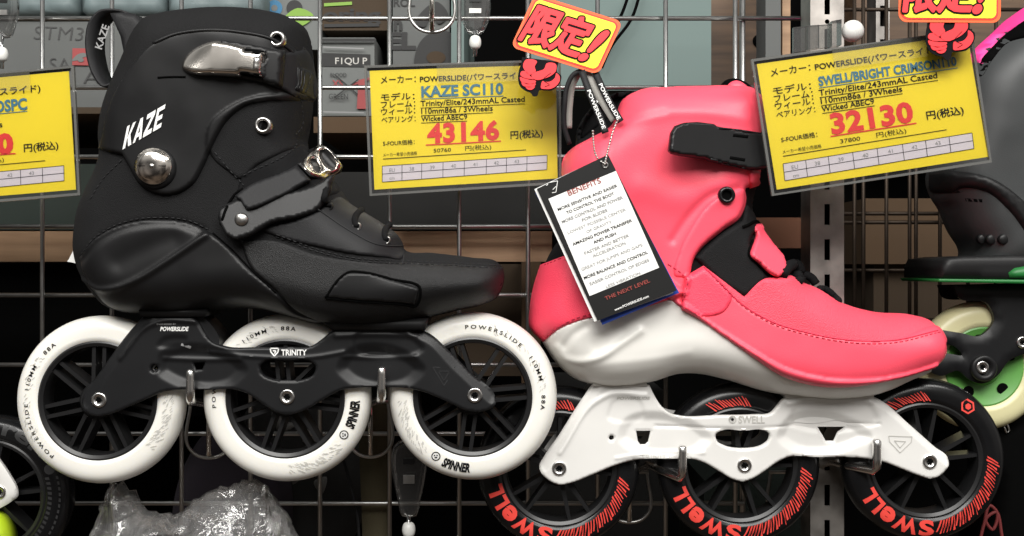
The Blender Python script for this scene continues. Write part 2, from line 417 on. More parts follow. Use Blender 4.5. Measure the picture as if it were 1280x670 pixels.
def strip(pts, width, thick, m, wdir=(0, 1, 0)):
    """band along pts (3-D), its width along wdir"""
    pts = np.asarray(pts, float); N = len(pts); wd = np.array(wdir, float); wd /= np.linalg.norm(wd)
    T = np.gradient(pts, axis=0); T /= np.linalg.norm(T, axis=1)[:, None]
    vs = []
    for i in range(N):
        nn = np.cross(T[i], wd); nn /= np.linalg.norm(nn)+1e-9
        for a, b in ((-1, -1), (1, -1), (1, 1), (-1, 1)): vs.append(pts[i]+wd*a*width/2+nn*b*thick/2)
    fs = [(i*4+k, i*4+(k+1) % 4, i*4+4+(k+1) % 4, i*4+4+k) for i in range(N-1) for k in range(4)]
    fs += [(3, 2, 1, 0), tuple((N-1)*4+k for k in range(4))]
    return np.array(vs), fs, m
def lathe_y(profile, n=96, m=None):
    """profile of (r, y) turned round the Y axis"""
    p = np.asarray(profile, float); k = len(p); vs, fs = [], []
    for i in range(n):
        a = 2*PI*i/n
        for r, y in p: vs.append((r*math.cos(a), y, r*math.sin(a)))
    for i in range(n):
        j = (i+1) % n
        for q in range(k-1): fs.append((i*k+q, i*k+q+1, j*k+q+1, j*k+q))
    return np.array(vs), fs, m
def shift(part, c): return part[0]+np.array(c), part[1], part[2]
# ---- lettering
_TX = {}
def glyphs(s, offset=0.0, shear=0.0, space=1.0):
    key = (s, offset, shear, space)
    if key not in _TX:
        c = bpy.data.curves.new('text', 'FONT'); c.body = s; c.resolution_u = 3; c.offset = offset; c.shear = shear; c.space_character = space
        o = bpy.data.objects.new('text', c); COL.objects.link(o)
        me = bpy.data.meshes.new_from_object(o.evaluated_get(bpy.context.evaluated_depsgraph_get()))
        v = np.array([q.co[:2] for q in me.vertices]) if len(me.vertices) else np.zeros((0, 2)); f = [tuple(q.vertices) for q in me.polygons]
        if len(f):
            p = v[list(f[0][:3])]
            f = [q if ((v[q[1]]-v[q[0]])[0]*(v[q[2]]-v[q[0]])[1]-(v[q[1]]-v[q[0]])[1]*(v[q[2]]-v[q[0]])[0]) > 0 else q[::-1] for q in f]
        bpy.data.objects.remove(o); bpy.data.curves.remove(c); bpy.data.meshes.remove(me)
        _TX[key] = (v, f)
    return _TX[key]
CAP = .70
def letters(s, x, y, cap, m, width=None, ang=0.0, offset=0.0, shear=0.0, space=1.0, align='l'):
    """lettering in photo-pixel space: baseline start (x, y), capital height in px; returns 2-D verts (px), faces, material"""
    v, f = glyphs(s, offset, shear, space); v = v.copy()
    if not len(v): return v, f, m
    k = cap/CAP; v[:, 0] -= v[:, 0].min(); w0 = v[:, 0].max()*k
    kx = k*(width/w0 if width else 1); X, Y = v[:, 0]*kx, v[:, 1]*k
    if align == 'c': X = X-X.max()/2
    if align == 'r': X = X-X.max()
    ca, sa = math.cos(ang), math.sin(ang)
    return np.stack([x+X*ca-Y*sa, y-(X*sa+Y*ca)], 1), f, m
def print_on(S, L, lift=.0004): return S.hits(L[0], lift), L[1], L[2]
def print_flat(L, d): return np.array([P(a, b, d) for a, b in L[0]]), L[1], L[2]
def poly2(pts, m): return np.asarray(pts, float), [tuple(range(len(pts)))[::-1]], m
def pfaces(pts, m):
    """a filled 2-D polygon as print"""
    v = np.asarray(pts, float); r = cdt([Vector(p) for p in v], [], [list(range(len(v)))], 1, 1e-6)
    V = np.array([[q.x, q.y] for q in r[0]])
    F = [f if ((V[f[1]][0]-V[f[0]][0])*(V[f[2]][1]-V[f[0]][1])-(V[f[1]][1]-V[f[0]][1])*(V[f[2]][0]-V[f[0]][0])) < 0 else f[::-1] for f in [tuple(f) for f in r[2]]]
    return V, F, m
def pline(a, b, w_, m):
    a, b = np.array(a, float), np.array(b, float); t = (b-a)/np.linalg.norm(b-a); n = np.array([-t[1], t[0]])*w_/2
    return pfaces([a-n, b-n, b+n, a+n], m)
def dome(S, cx, cy, r, h, m, n=24, lift=0.0):
    """round rivet / bolt head in room space on the height field"""
    c = S.hits([[cx, cy]], lift)[0]; R = r*S0
    pr = [(R, .002), (R, -h*.35), (R*.93, -h*.6), (R*.7, -h*.85), (R*.35, -h), (1e-5, -h*1.03)]
    v, f, _ = lathe_y(pr, n); return v+c, f, m
def ring(S, cx, cy, r, r2, h, m, n=28):
    c = S.hits([[cx, cy]])[0]; R, R2 = r*S0, r2*S0
    pr = [(R, .003), (R, -h*.5), (R-(R-R2)*.3, -h), (R2+(R-R2)*.2, -h), (R2, -h*.5), (R2, .003)]
    v, f, _ = lathe_y(pr, n); return v+c, f, m
def disc(c, r, m, n=20): 
    a = np.arange(n)/n*2*PI
    return np.stack([c[0]+r*np.cos(a), np.full(n, c[1]), c[2]+r*np.sin(a)], 1), [tuple(range(n))], m
def bolt_parts(c, r=9, m=NICKEL):
    """countersunk bolt head with a star socket; c in room space"""
    R = r*S0
    pr = [(R, .0012), (R, -.0006), (R*.88, -.0009), (R*.5, -.0008), (R*.5, -.0001), (1e-5, -.0001)]
    v, f, _ = lathe_y(pr, 28); st = []
    for k in range(12):
        a = k*PI/6; q = R*(.46 if k % 2 == 0 else .30); st.append((c[0]+q*math.cos(a), c[1]-.00035, c[2]+q*math.sin(a)))
    return [(v+c, f, m), (np.array(st), [tuple(range(12))], BLACK)]

# ------------------------------------------------------------------ setting: the wall behind everything
def flat_box(name, args, label=None, cat=None, kind=None, group=None):
    o = build(name, [pbox(*args)], smooth=False); return tag(o, label, cat, group, kind)
flat_box('wall', (-500, -400, 1900, 1100, .62, .66, WALLM), kind='structure')

# ---- shelves' stock seen through the grid
def carton(name, args, label, cat, prints=(), group=None, extra=()):
    """box with printing on its near face; args as pbox"""
    x0, y0, x1, y1, d0, d1, m = args
    r = empty(name, P((x0+x1)/2, y1, d0), label, cat, group)
    b = build('box_body', [pbox(*args)]+list(extra), r, smooth=False)
    if prints: build('print', [print_flat(L, d0-.0006-.0003*i) for i, L in enumerate(prints)], r, smooth=False)
    return r
# grey carton with marker writing
carton('carton', (-60, 27, 225, 134, .20, .42, CARD_G), 'grey carton with marker writing and a red square mark behind the left card', 'carton', [
    letters('STM3', 42, 49, 17, MARKER, width=62, ang=-.03, offset=-.012, shear=.1),
    letters('SA', 62, 88, 16, MARKER, width=26, offset=-.012), letters('AIU', 104, 104, 16, MARKER, width=48, offset=-.012),
    pfaces(circle(101, 71, 15, 4, a=PI/4+.02)*1.0, BOXRED), pfaces(spline([(90, 76), (97, 68), (104, 66), (113, 70), (106, 71), (98, 75)], True, 3), CARD_L), pfaces(circle(101, 75, 4, 12, 2.5), CARD_L)])
flat_box('shelf_board', (-300, 134, 240, 142, .17, .45, CARD_D), 'narrow brown shelf board carrying the grey carton', 'shelf')
# wrapped packs on the top row
for i, (a, b, c_) in enumerate([(-40, 96, 'leftmost'), (98, 205, 'second from the left'), (207, 330, 'third, beside the black boot collar')]):
    v, f, m = slab([(a, -60), (a+2, 12), (a+9, 20), (b-8, 18), (b, 12), (b, -60)], .19, .12, PALEBLUE, edge=.006, res=.006)
    v[:, 1] += .0008*np.sin(v[:, 0]*260+i)*np.sin(v[:, 2]*330)
    tag(build('wrapped_pack', [(v, f, m)]), 'pale blue plastic wrapped pack at the top edge, %s' % c_, 'pack', 'wrapped packs on the top shelf')
carton('carton', (334, -60, 402, 62, .215, .42, CARD_L), 'pale carton with blue and green round marks beside the black boot collar', 'carton', [
    pfaces(circle(343, 10, 10, 20), BOXBLUE), pfaces(circle(343, 10, 4, 16), CARD_L), pfaces(circle(368, 10, 10, 20), BOXBLACK), pfaces(spline([(356, 22), (372, 10), (392, 20), (378, 32)]), BOXGREEN)])
carton('carton', (403, -60, 489, 38, .21, .42, CARD_D), 'dull carton marked with rounded black letters behind the grid', 'carton', [
    letters('oring', 404, 26, 16, BOXBLACK, width=72, offset=.03), pfaces([(405, 4), (440, 2), (440, 6), (405, 8)], BOXGREEN), pfaces([(405, 30), (474, 29), (474, 33), (405, 34)], BOXBLACK)])
carton('product_box', (398, 47, 468, 145, .185, .30, CARD_L), 'grey product box with a black title band and a red figure on its front', 'box', [
    pfaces([(398, 66), (463, 68), (463, 84), (398, 83)], BOXBLACK), letters('F1QU P', 419, 80, 8, PALEINK, width=40, ang=.0, offset=.01),
    letters('BLOOD', 413, 96, 5, BOXBLACK, width=20), letters('XS', 415, 108, 8, BOXRED, offset=.02), pline((440, 106), (462, 98), 3, BOXRED), pfaces([(448, 100), (456, 98), (460, 136), (446, 136)], BOXRED),
    pline((418, 93), (447, 118), 1.5, BOXBLACK), pline((418, 122), (448, 99), 1.5, BOXBLACK), letters('GREEN', 411, 124, 7, BOXBLACK, width=24), pfaces([(398, 48), (470, 48), (470, 52), (398, 52)], BOXBLACK), pfaces([(404, 58), (455, 60), (455, 61.5), (404, 59.5)], GREYINK), pfaces([(404, 139), (455, 140), (455, 141.5), (404, 140.5)], GREYINK)])
flat_box('shelf_board', (392, 146, 470, 166, .18, .40, CARD_B), 'short brown board under the grey product box', 'shelf')
carton('carton', (491, -60, 562, 90, .2, .42, CARD_G), 'grey carton lettered in bold black capitals behind the hook', 'carton', [
    letters('ROL', 492, 8, 10, BOXBLACK, offset=.02), letters('EL', 484, 61, 20, BOXBLACK, width=36, offset=.05), letters('n', 492, 37, 16, BOXBLACK, offset=.05),
    pfaces(spline([(527, 50), (540, 40), (562, 40), (562, 90), (520, 90)]), BOXBLACK), pfaces(spline([(520, 30), (532, 10), (545, 2), (560, 20), (548, 30), (540, 20), (530, 34)]), BOXBLACK), pfaces(circle(545, 72, 12, 24, 8), CARD_D)])
flat_box('side_panel', (564, -60, 580, 90, .19, .46, TEAL), 'narrow grey upright panel behind the clear clip', 'panel')
flat_box('display_board', (664, -80, 889, 113, .22, .26, TEAL), 'plain grey green board behind the pink boot collar', 'board')
for i, pts in enumerate([[(803, -20), (790, 22), (762, 62), (752, 85)], [(790, -20), (776, 20), (752, 58), (740, 70)]]):
    l = [P(a, b, .205) for a, b in spline(pts, False, 4)]
    tag(build('cable', [(*tube(l, .0013, 8), BLACK)]), ['dark cable hanging in front of the grey green board, right strand', 'dark cable hanging in front of the grey green board, left strand'][i], 'cable', 'cables in front of the board')
flat_box('wooden_board', (889, -80, 962, 180, .34, .37, WOOD_D), 'dark brown wooden board right of the grey green board', 'panel')
v, f, m = slab(circle(949, 51, 8, 24), .3385, .001, BLACK); tag(build('knot_plate', [(v, f, m)]), 'small dark round disc on the brown wooden board', 'disc')
flat_box('wooden_batten', (978, -80, 988, 130, .28, .31, WOOD), 'thin pale wooden batten left of the slotted post', 'batten')
flat_box('upright_bar', (957, -80, 976, 130, .25, .29, CARD_G), 'dark upright bar between the wooden board and batten', 'bar')
flat_box('wooden_rail', (-300, 289, 690, 327, .115, .16, WOOD), 'long planed wooden rail crossing behind the grid, left and centre', 'rail')
flat_box('wooden_rail', (930, 272, 1026, 310, .125, .16, mat('reddish wood', (.20, .085, .045), .6, var=.2, var_scale=15)), 'short reddish wooden rail behind the pink boot tongue', 'rail')
flat_box('brown_carton', (505, 330, 652, 470, .22, .40, CARD_D), 'dark brown carton beyond the black boot toe', 'carton')
flat_box('wooden_upright', (652, 320, 676, 480, .2, .24, CARD_B), 'dull brown wooden upright beside the dark carton', 'upright')
flat_box('dark_block', (-300, 330, 505, 520, .26, .45, BLACK), 'plain black bin under the wooden rail', 'bin')  # plain matt black block filling the area below the rail
flat_box('brown_carton', (1082, 248, 1215, 330, .42, .60, CARD_B), 'brown carton stacked on top behind the right wire rack', 'carton')
flat_box('brown_carton', (1092, 331, 1290, 480, .44, .60, CARD_D), 'dull brown carton underneath behind the right wire rack', 'carton')
flat_box('brown_carton', (1070, -80, 1300, 110, .42, .60, WOOD_D), 'dark brown carton high up at the right behind the second card', 'carton')

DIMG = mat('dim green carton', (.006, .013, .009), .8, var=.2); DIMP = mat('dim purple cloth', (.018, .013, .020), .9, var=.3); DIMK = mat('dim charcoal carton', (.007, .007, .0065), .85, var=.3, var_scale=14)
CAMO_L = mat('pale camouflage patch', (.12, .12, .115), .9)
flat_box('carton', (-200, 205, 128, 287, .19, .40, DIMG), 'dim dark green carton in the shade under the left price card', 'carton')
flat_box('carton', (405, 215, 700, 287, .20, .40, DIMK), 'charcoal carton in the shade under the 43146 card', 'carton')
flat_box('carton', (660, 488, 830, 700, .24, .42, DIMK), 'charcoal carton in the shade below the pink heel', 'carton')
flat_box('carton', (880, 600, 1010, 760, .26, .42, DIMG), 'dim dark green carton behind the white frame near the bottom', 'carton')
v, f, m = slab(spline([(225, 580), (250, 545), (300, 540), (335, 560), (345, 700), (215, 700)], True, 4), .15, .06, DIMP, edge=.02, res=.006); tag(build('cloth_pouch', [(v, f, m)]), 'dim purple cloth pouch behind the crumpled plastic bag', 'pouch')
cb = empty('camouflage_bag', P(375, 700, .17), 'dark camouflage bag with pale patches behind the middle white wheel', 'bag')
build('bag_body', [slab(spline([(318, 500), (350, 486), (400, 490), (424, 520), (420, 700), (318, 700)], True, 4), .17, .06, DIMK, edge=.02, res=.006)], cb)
for q in ([(335, 575), (352, 568), (349, 582), (362, 590), (350, 600), (338, 592)], [(366, 590), (380, 580), (376, 598), (366, 606)], [(340, 515), (358, 506), (352, 524), (372, 530), (350, 540)], [(380, 540), (396, 534), (392, 556), (378, 552)], [(392, 602), (408, 596), (402, 618)]):
    build('pale_patch', [slab(spline(q, True, 4), .1694, .0012, CAMO_L)], cb)

# ---- the wire grid
def wire(pts, r, m): return (*tube(pts, r, 8), m)
GD = .085
g = empty('wire_grid_panel', P(430, 690, GD), 'chromed wire grid panel the skates and cards hang on', 'grid panel')
for px in [-34, 53, 140, 227, 313, 400, 487, 574, 660, 747, 832, 919]:
    build('vertical_wire', [wire([P(px, -70, GD), P(px, 300, GD), P(px, 760, GD)], .0017, WIRE)], g)
for i, (y0, xe) in enumerate([(-63, 1000), (23, 1000), (109.5, 1000), (196, 930), (283, 930), (369, 930), (456, 930), (542, 930), (629, 930), (716, 930)]):
    a = [P(-120, y0, GD+.0034), P(400, y0, GD+.0034), P(xe, y0, GD+.0034)]
    build('horizontal_wire', [wire(a, .0017, WIRE)], g)
build('vertical_wire', [wire([P(928, -70, GD+.006), P(928, 300, GD+.006), P(928, 760, GD+.006)], .0022, WIRE)], g)
g2 = empty('wire_grid_panel', P(1150, 690, .24), 'dull brown wire rack further back at the right', 'grid panel')
for px in [1068, 1079, 1108, 1137, 1145, 1175, 1210, 1245]:
    build('vertical_wire', [wire([P(px, -70, .24), P(px, 300, .24), P(px, 500, .24)], .0017, WIRE_D)], g2)
for y0 in [12, 110, 190, 267, 278, 338, 400]:
    build('horizontal_wire', [wire([P(1045, y0, .244), P(1180, y0, .244), P(1300, y0, .244)], .0017, WIRE_D)], g2)
# slotted steel posts
def post(x0, x1, y0, y1, d, slots, m, label):
    line = [(x0, y0), (x1, y0), (x1, y1), (x0, y1)]
    cx = (x0+x1)/2
    hs = []
    for s in slots:
        hs.append(np.array([(cx-3.4, s-13), (cx+3.4, s-13), (cx+3.4, s+13), (cx-3.4, s+13)]) if s > 0 else circle(cx, -s, 3, 16))
    parts = [slab(line, d, .0015, m, hs)]
    parts += [pbox(x0, y0, x0+1.5, y1, d+.0016, d+.03, m), pbox(x1-1.5, y0, x1, y1, d+.0016, d+.03, m), pbox(x0+3, y0, x1-3, y1, d+.02, d+.022, BLACK)]
    return tag(build('slotted_post', parts, smooth=False), label, 'shelf post')
POSTM = mat('galvanised post', (.38, .355, .33), .42, .85, var=.55, var_scale=60)
post(1013, 1055, -70, 740, .055, [-27+0]+[5, 49, 92, 136, 180, 224, 268, 312, 356, 400, 443, 487, 531, 575, 619, 663], POSTM, 'galvanised slotted shelf post beside the toe of the pink boot')
post(1095, 1112, -70, 120, .30, [20, 62, 105], POSTM, 'smaller slotted post far behind the right price card')

# ---- price cards
TL, TR, BR, BL = (462, 88), (695, 81), (697, 223), (468, 237)
_M = np.linalg.inv(np.array([[TR[0]-TL[0], BL[0]-TL[0]], [TR[1]-TL[1], BL[1]-TL[1]]], float))
def cuv(p):
    p = np.atleast_2d(np.asarray(p, float)); return (p-np.array(TL))@_M.T
CA = math.atan2(TL[1]-TR[1], TR[0]-TL[0])+.006
def price_card(corners, d, label, model, mw, price, old, full=True, model_cap=13.5):
    tl, tr, br, bl = [np.array(c, float) for c in corners]
    def m2(uv):
        u, v = uv[:, :1], uv[:, 1:]; return tl*(1-u)*(1-v)+tr*u*(1-v)+br*u*v+bl*(1-u)*v
    def cmap(L): return m2(cuv(L[0])), L[1], L[2]
    T = []
    A = CA
    if full:
        T += [letters('メーカー：', 476, 104, 7.5, INK, width=44, ang=A, offset=.008), letters('POWERSLIDE(パワースライド)', 525, 102.6, 6.6, INK, width=134, ang=A, offset=.018),
              letters('モデル：', 476.5, 125.5, 7, INK, width=42, ang=A, offset=.008), letters('フレーム：', 476.5, 134.8, 7, INK, width=43, ang=A, offset=.008), letters('ウィール：', 476.5, 143.5, 7, INK, width=43, ang=A, offset=.008), letters('ベアリング：', 477, 153.5, 6.2, INK, width=43, ang=A, offset=.006),
              letters(model, 527, 121.8, model_cap, BLUE, width=mw, ang=A, offset=.035), letters('Trinity/Elite/243mmAL Casted', 526, 133.4, 7, INK, width=131, ang=A, offset=.012), letters('110mm86a / 3Wheels', 527, 143.2, 7, INK, width=90, ang=A, offset=.012), letters('Wicked ABEC9', 527, 152.6, 6.6, INK, width=58, ang=A, offset=.012),
              letters(price, 535, 179.6, 23, RED, width=91, ang=A, offset=.042, space=1.06), letters('円(税込)', 640, 176.2, 8, INK, width=41, ang=A, offset=.014),
              letters('S-FOUR価格：', 479, 182.4, 5, INK, width=40, ang=A, offset=.006), letters(old, 543, 192.3, 4.8, INK, width=22, ang=A), letters('円(税込)', 583, 190.5, 5, INK, width=33, ang=A), letters('メーカー希望小売価格', 479, 196, 3.6, INK, width=43, ang=A)]
        T += [pline((479, 199), (660, 191.5), .8, INK), pline((527, 124.2), (527+mw, 124.2-mw*.03), .9, BLUE), pline((526, 135.6), (657, 131.6), .7, INK), pline((527, 145.3), (617, 142.5), .7, INK), pline((527, 154.6), (585, 152.8), .7, INK), pline((533, 182.6), (628, 179.4), 1.5, RED)]
        xs = [478, 503, 528, 555, 582, 610, 635.5, 661.5, 687]
    else:   # only the right-hand end of this card is inside the frame
        T += [letters('ースライド)', 601, 106, 7.5, INK, width=60, ang=A, offset=.014), letters('OSPC', 605, 127, 14, BLUE, width=40, ang=A, offset=.035), letters('els', 603, 146.5, 7, INK, width=12, ang=A, offset=.012),
              letters('80', 590, 179.6, 23, RED, width=38, ang=A, offset=.06), letters('円(税込)', 640, 178.5, 8, INK, width=41, ang=A, offset=.014), letters('税込)', 596, 190.5, 5, INK, width=20, ang=A),
              pline((560, 195.6), (665, 191.5), .8, INK), pline((560, 131), (645, 128), .9, BLUE), pline((560, 182), (630, 180.4), 1.5, RED)]
        xs = [560, 582, 610, 635.5, 661.5, 687]
    def ty(x, k): return 207.8+(x-478)*(199-207.8)/209+k*(20-(x-478)*1/209)
    x0, x1 = xs[0], xs[-1]
    tab = pfaces([(x0, ty(x0, 0)), (x1, ty(x1, 0)), (x1, ty(x1, 1)), (x0, ty(x0, 1))], LAV)
    T2 = [pline((x, ty(x, 0)), (x, ty(x, 1)), .6, INK) for x in xs]+[pline((x0, ty(x0, k)), (x1, ty(x1, k)), .6, INK) for k in (0, .5, 1)]
    names = ['EU', '38', '39', '40', '41', '42', '43'] if full else ['40', '41', '42', '43']
    for i, s in enumerate(names): T2.append(letters(s, (xs[i]+xs[i+1])/2, ty((xs[i]+xs[i+1])/2, .42), 4.6, GREYINK, ang=A, align='c'))
    if full: T2.append(letters('cm', (xs[0]+xs[1])/2, ty((xs[0]+xs[1])/2, .9), 4, GREYINK, ang=A, align='c'))
    r = empty('price_card', P(*((bl+br)/2), d), label, 'price card', 'yellow price cards in clear sleeves')
    pp = build('paper', [slab([tl, tr, br, bl], d, .0004, YEL)], r, smooth=False)
    parts = [print_flat(cmap(tab), d-.00025)]+[print_flat(cmap(L), d-.0005) for L in T+T2]
    build('print', parts, pp, smooth=False)
    o = [tl+(-7, -6), tr+(6, -7), br+(5, 7), bl+(-6, 8)]; i_ = [tl+(-4, -3), tr+(3, -4), br+(2, 4), bl+(-3, 5)]
    sl = build('sleeve', [slab(i_, d-.0016, .0006, SLEEVE), slab(i_, d+.0008, .0006, SLEEVE)], r, smooth=False)
    build('sleeve_rim', [slab(o, d-.0018, .003, RIM, [np.array(i_)])], sl, smooth=False)
    tw = m2(np.array([[.36, -.03], [.80, -.03], [.80, .13], [.36, .13]]))
    build('tape', [slab(tw, d-.0021, .0003, TAPE)], r, smooth=False)
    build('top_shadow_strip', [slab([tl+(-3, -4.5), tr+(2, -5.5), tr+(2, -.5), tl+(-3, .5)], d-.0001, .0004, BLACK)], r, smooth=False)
    return r
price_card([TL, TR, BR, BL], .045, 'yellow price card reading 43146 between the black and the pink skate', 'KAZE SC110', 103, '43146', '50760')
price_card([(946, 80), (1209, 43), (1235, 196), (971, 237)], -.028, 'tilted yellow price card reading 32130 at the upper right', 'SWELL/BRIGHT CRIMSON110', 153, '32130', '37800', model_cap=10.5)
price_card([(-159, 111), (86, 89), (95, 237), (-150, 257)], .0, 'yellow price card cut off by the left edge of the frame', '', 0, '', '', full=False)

# ---- card clips: a clear clip body, its slot and a white ball joint
def card_clip(px, py, d, w_, h_, label, bead_y, dark=False, bead=8):
    r = empty('card_clip', P(px, py+h_, d), label, 'clip', 'clear card clips')
    ol = [(px-w_*.42, py), (px+w_*.42, py), (px+w_*.5, py+h_*.8), (px+w_*.3, py+h_), (px-w_*.3, py+h_), (px-w_*.5, py+h_*.8)]
    build('clip_body', [slab([(*q,) for q in ol], d, .006, CLIP, resample=True, edge=.002, res=.002)], r)
    build('clip_spring', [slab([(px-w_*.25, py+h_*.45), (px+w_*.25, py+h_*.45), (px+w_*.25, py+h_*.56), (px-w_*.25, py+h_*.56)], d-.0012, .001, STEEL), slab([(px-w_*.25, py+h_*.22), (px+w_*.25, py+h_*.22), (px+w_*.25, py+h_*.3), (px-w_*.25, py+h_*.3)], d-.0012, .001, BLK_PLA)], r, smooth=False)
    c = P(px, bead_y, d); rb = bead*S0
    t = np.linspace(-PI/2, PI/2, 13); pr = [(max(1e-5, rb*math.cos(a)**.6), rb*1.15*math.sin(a)) for a in t]
    v, f, _ = lathe_y(pr, 24); v = v[:, [0, 2, 1]]*np.array([1, 1, 1]); f = [q[::-1] for q in f]
    build('bead', [(v+c, f, BEAD), (*tube([P(px, py+h_-2, d), P(px, bead_y+bead*2.2, d)], .0016, 8), CLIP)], r)
    return r
card_clip(594, -14, .05, 30, 54, 'clear clip with a white bead above the 43146 card', 53)
card_clip(2, -14, .01, 26, 58, 'clear clip with a white bead at the top left edge', 68)
card_clip(511, 552, .06, 28, 94, 'long smoky clip with a white bead below the black skate', 662, bead=9)
r = empty('card_clip', P(1030, 62, -.02), 'clear bracket clip with a white knob on the slotted post', 'clip', 'clear card clips')
build('clip_body', [slab([(992, 34), (1040, 30), (1040, 58), (992, 66)], -.014, .004, CLIP), slab([(1010, 32), (1024, 31), (1024, 60), (1010, 62)], -.018, .003, CLIP), slab([(1040, 26), (1052, 24), (1052, 56), (1040, 58)], -.018, .012, CLIP)], r, smooth=False)
c = P(1066, 39, -.012); t = np.linspace(-PI/2, PI/2, 13); v, f, _ = lathe_y([(max(1e-5, .0072*math.cos(a)), .0072*math.sin(a)) for a in t], 28)
build('knob', [(v+c, f, BEAD)], r)

# ---- pop signs: a bordered yellow board, red lettering, a pair of printed fists
def pop_sign(origin, ang, sc_, d, label, skew=0.0, hand=1.0, hand_at=(0, 0), hand_ang=0.0):
    ca, sa = math.cos(ang), math.sin(ang)
    def L2(pts, a=ang, s=sc_, o=origin, sk=skew):
        pts = np.asarray(pts, float); c_, s_ = math.cos(a), math.sin(a); x = pts[:, 0]-pts[:, 1]*sk; y = pts[:, 1]
        return np.stack([o[0]+s*(x*c_-y*s_), o[1]+s*(x*s_+y*c_)], 1)
    def rr(x0, y0, x1, y1, r_):
        o = []
        for cx, cy, a0 in ((x1-r_, y0+r_, -90), (x1-r_, y1-r_, 0), (x0+r_, y1-r_, 90), (x0+r_, y0+r_, 180)):
            for k in range(7): a = math.radians(a0+k*15); o.append((cx+r_*math.cos(a), cy+r_*math.sin(a)))
        return o
    r = empty('pop_sign', P(*origin, d), label, 'shop sign', 'yellow and red pop signs with fists')
    W, H = 124, 78         # local px, origin at the middle of the bottom edge
    bd = build('board', [slab(L2(rr(-W/2, -H, W/2, 0, 10)), d, .0006, ORANGE)], r, smooth=False)
    build('board_face', [print_flat(pfaces(L2(rr(-W/2+3.5, -H+3.5, W/2-3.5, -3.5, 8)), RED), d-.0003), print_flat(pfaces(L2(rr(-W/2+5.5, -H+5.5, W/2-5.5, -5.5, 7)), NEON_Y), d-.0006)], bd, smooth=False)
    def big(rad, n, m, lift):
        v, f, _ = letters('限定', 0, 0, 40, m, width=82, offset=.01)
        v2, f2, _ = letters('!', 0, 0, 46, m, width=9, offset=.012)
        v[:, 0] -= (v[:, 0].min()+v[:, 0].max())/2; v2[:, 0] -= (v2[:, 0].min()+v2[:, 0].max())/2
        v[:, 0] -= 13; v2[:, 0] += 40; v[:, 1] -= 18; v2[:, 1] -= 13
        v[:, 0] -= (v[:, 1]+35)*.10; v2[:, 0] -= (v2[:, 1]+35)*.35
        out = []
        for k in range(n+1):
            a = 2*PI*k/n; dx, dy = (rad*math.cos(a), rad*math.sin(a)) if k < n else (0, 0)
            for q, g_ in ((v, f), (v2, f2)): out.append(print_flat((L2(q+np.array([dx, dy])), g_, m), lift-.00001*k))
        return out
    build('lettering', big(3.5, 14, INK, d-.0010)+big(1.5, 10, FIST_RED, d-.0014), bd, smooth=False)
    def F(pts): q = (np.asarray(pts, float)-np.array([590, 182]))/6.7; return L2(q, hand_ang, hand, (origin[0]+hand_at[0], origin[1]+hand_at[1]), 0)
    back = spline([(400, 150, 1), (398, 200), (385, 300), (390, 370), (420, 430), (480, 465), (525, 475), (560, 505), (590, 495), (605, 440), (660, 435), (720, 425), (770, 380), (795, 320), (790, 270), (755, 250), (748, 150, 1)], True, 12)
    fb = build('fist_pair', [slab(F(back), d+.0012, .0008, INK)], r, smooth=False)
    fing = [[(432, 175), (420, 240), (440, 270), (500, 305), (515, 290), (545, 265), (530, 225), (545, 175)], [(415, 282), (405, 320), (430, 337), (500, 345), (538, 343), (500, 318), (440, 278)], [(405, 340), (415, 375), (470, 390), (556, 375), (562, 362), (500, 354), (440, 347)], [(425, 388), (440, 415), (500, 420), (558, 400), (562, 387), (480, 399)], [(470, 427), (490, 445), (540, 440), (558, 412), (500, 427)],
            [(510, 305), (525, 335), (570, 345), (630, 325), (700, 282), (735, 235), (728, 175), (640, 175), (618, 235), (560, 265), (520, 285)], [(742, 255), (735, 300), (695, 343), (650, 352), (622, 350), (614, 380), (618, 418), (660, 420), (715, 408), (760, 372), (784, 320), (774, 277)]]
    ps = []
    for q in fing:
        v, f, _ = slab(F(spline(q, True, 8)), d+.0004, .0007, FIST_RED); ps.append((v, f, FIST_RED))
    for a, b in (((640, 350), (690, 370)), ((650, 400), (695, 375)), ((690, 262), (630, 322))): 
        L = pline(a, b, 5, INK); ps.append((np.array([P(x, y, d+.0002) for x, y in F(L[0])]), L[1], INK))
    build('fingers', ps, fb, smooth=False)
    return r
pop_sign((693, 76), math.radians(17.5), .93, -.004, 'tilted yellow and red pop sign above the 43146 card', skew=.13, hand=.88, hand_at=(-16, 3), hand_ang=math.radians(8))
pop_sign((1187, 28), math.radians(.5), 1.03, -.045, 'yellow and red pop sign cut by the top edge above the 32130 card', skew=0, hand=1.0, hand_at=(1, -1))

# ------------------------------------------------------------------ wheels
def tyre_profile(R, ri, w_):
    pr = []
    for t in PI*(.5-.5*np.cos(np.linspace(0, PI, 33))):
        y = -math.cos(t)*w_; r = ri+(R-ri)*(math.sin(t)**.47); pr.append((r, y))
    return [(ri-.0008, -w_*.80)]+pr[1:-1]+[(ri-.0008, w_*.80)]
def tyre_y(r, R, ri, w_):
    q = np.clip((np.asarray(r)-ri)/(R-ri), 0, 1)**(1/.47); return -w_*np.sqrt(np.clip(1-q*q, 0, 1))
def finer(v, f, n=1):
    for _ in range(n):
        v = [tuple(q) for q in v]; idx = {}; g = []
        def mid(a, b):
            k = (min(a, b), max(a, b))
            if k not in idx: idx[k] = len(v); v.append(tuple((np.array(v[a])+np.array(v[b]))/2))
            return idx[k]
        for q in f:
            for i in range(1, len(q)-1):
                a, b, c = q[0], q[i], q[i+1]; x, y, z = mid(a, b), mid(b, c), mid(c, a); g += [(a, x, z), (x, b, y), (z, y, c), (x, y, z)]
        f = g; v = np.array(v)
    return v, f
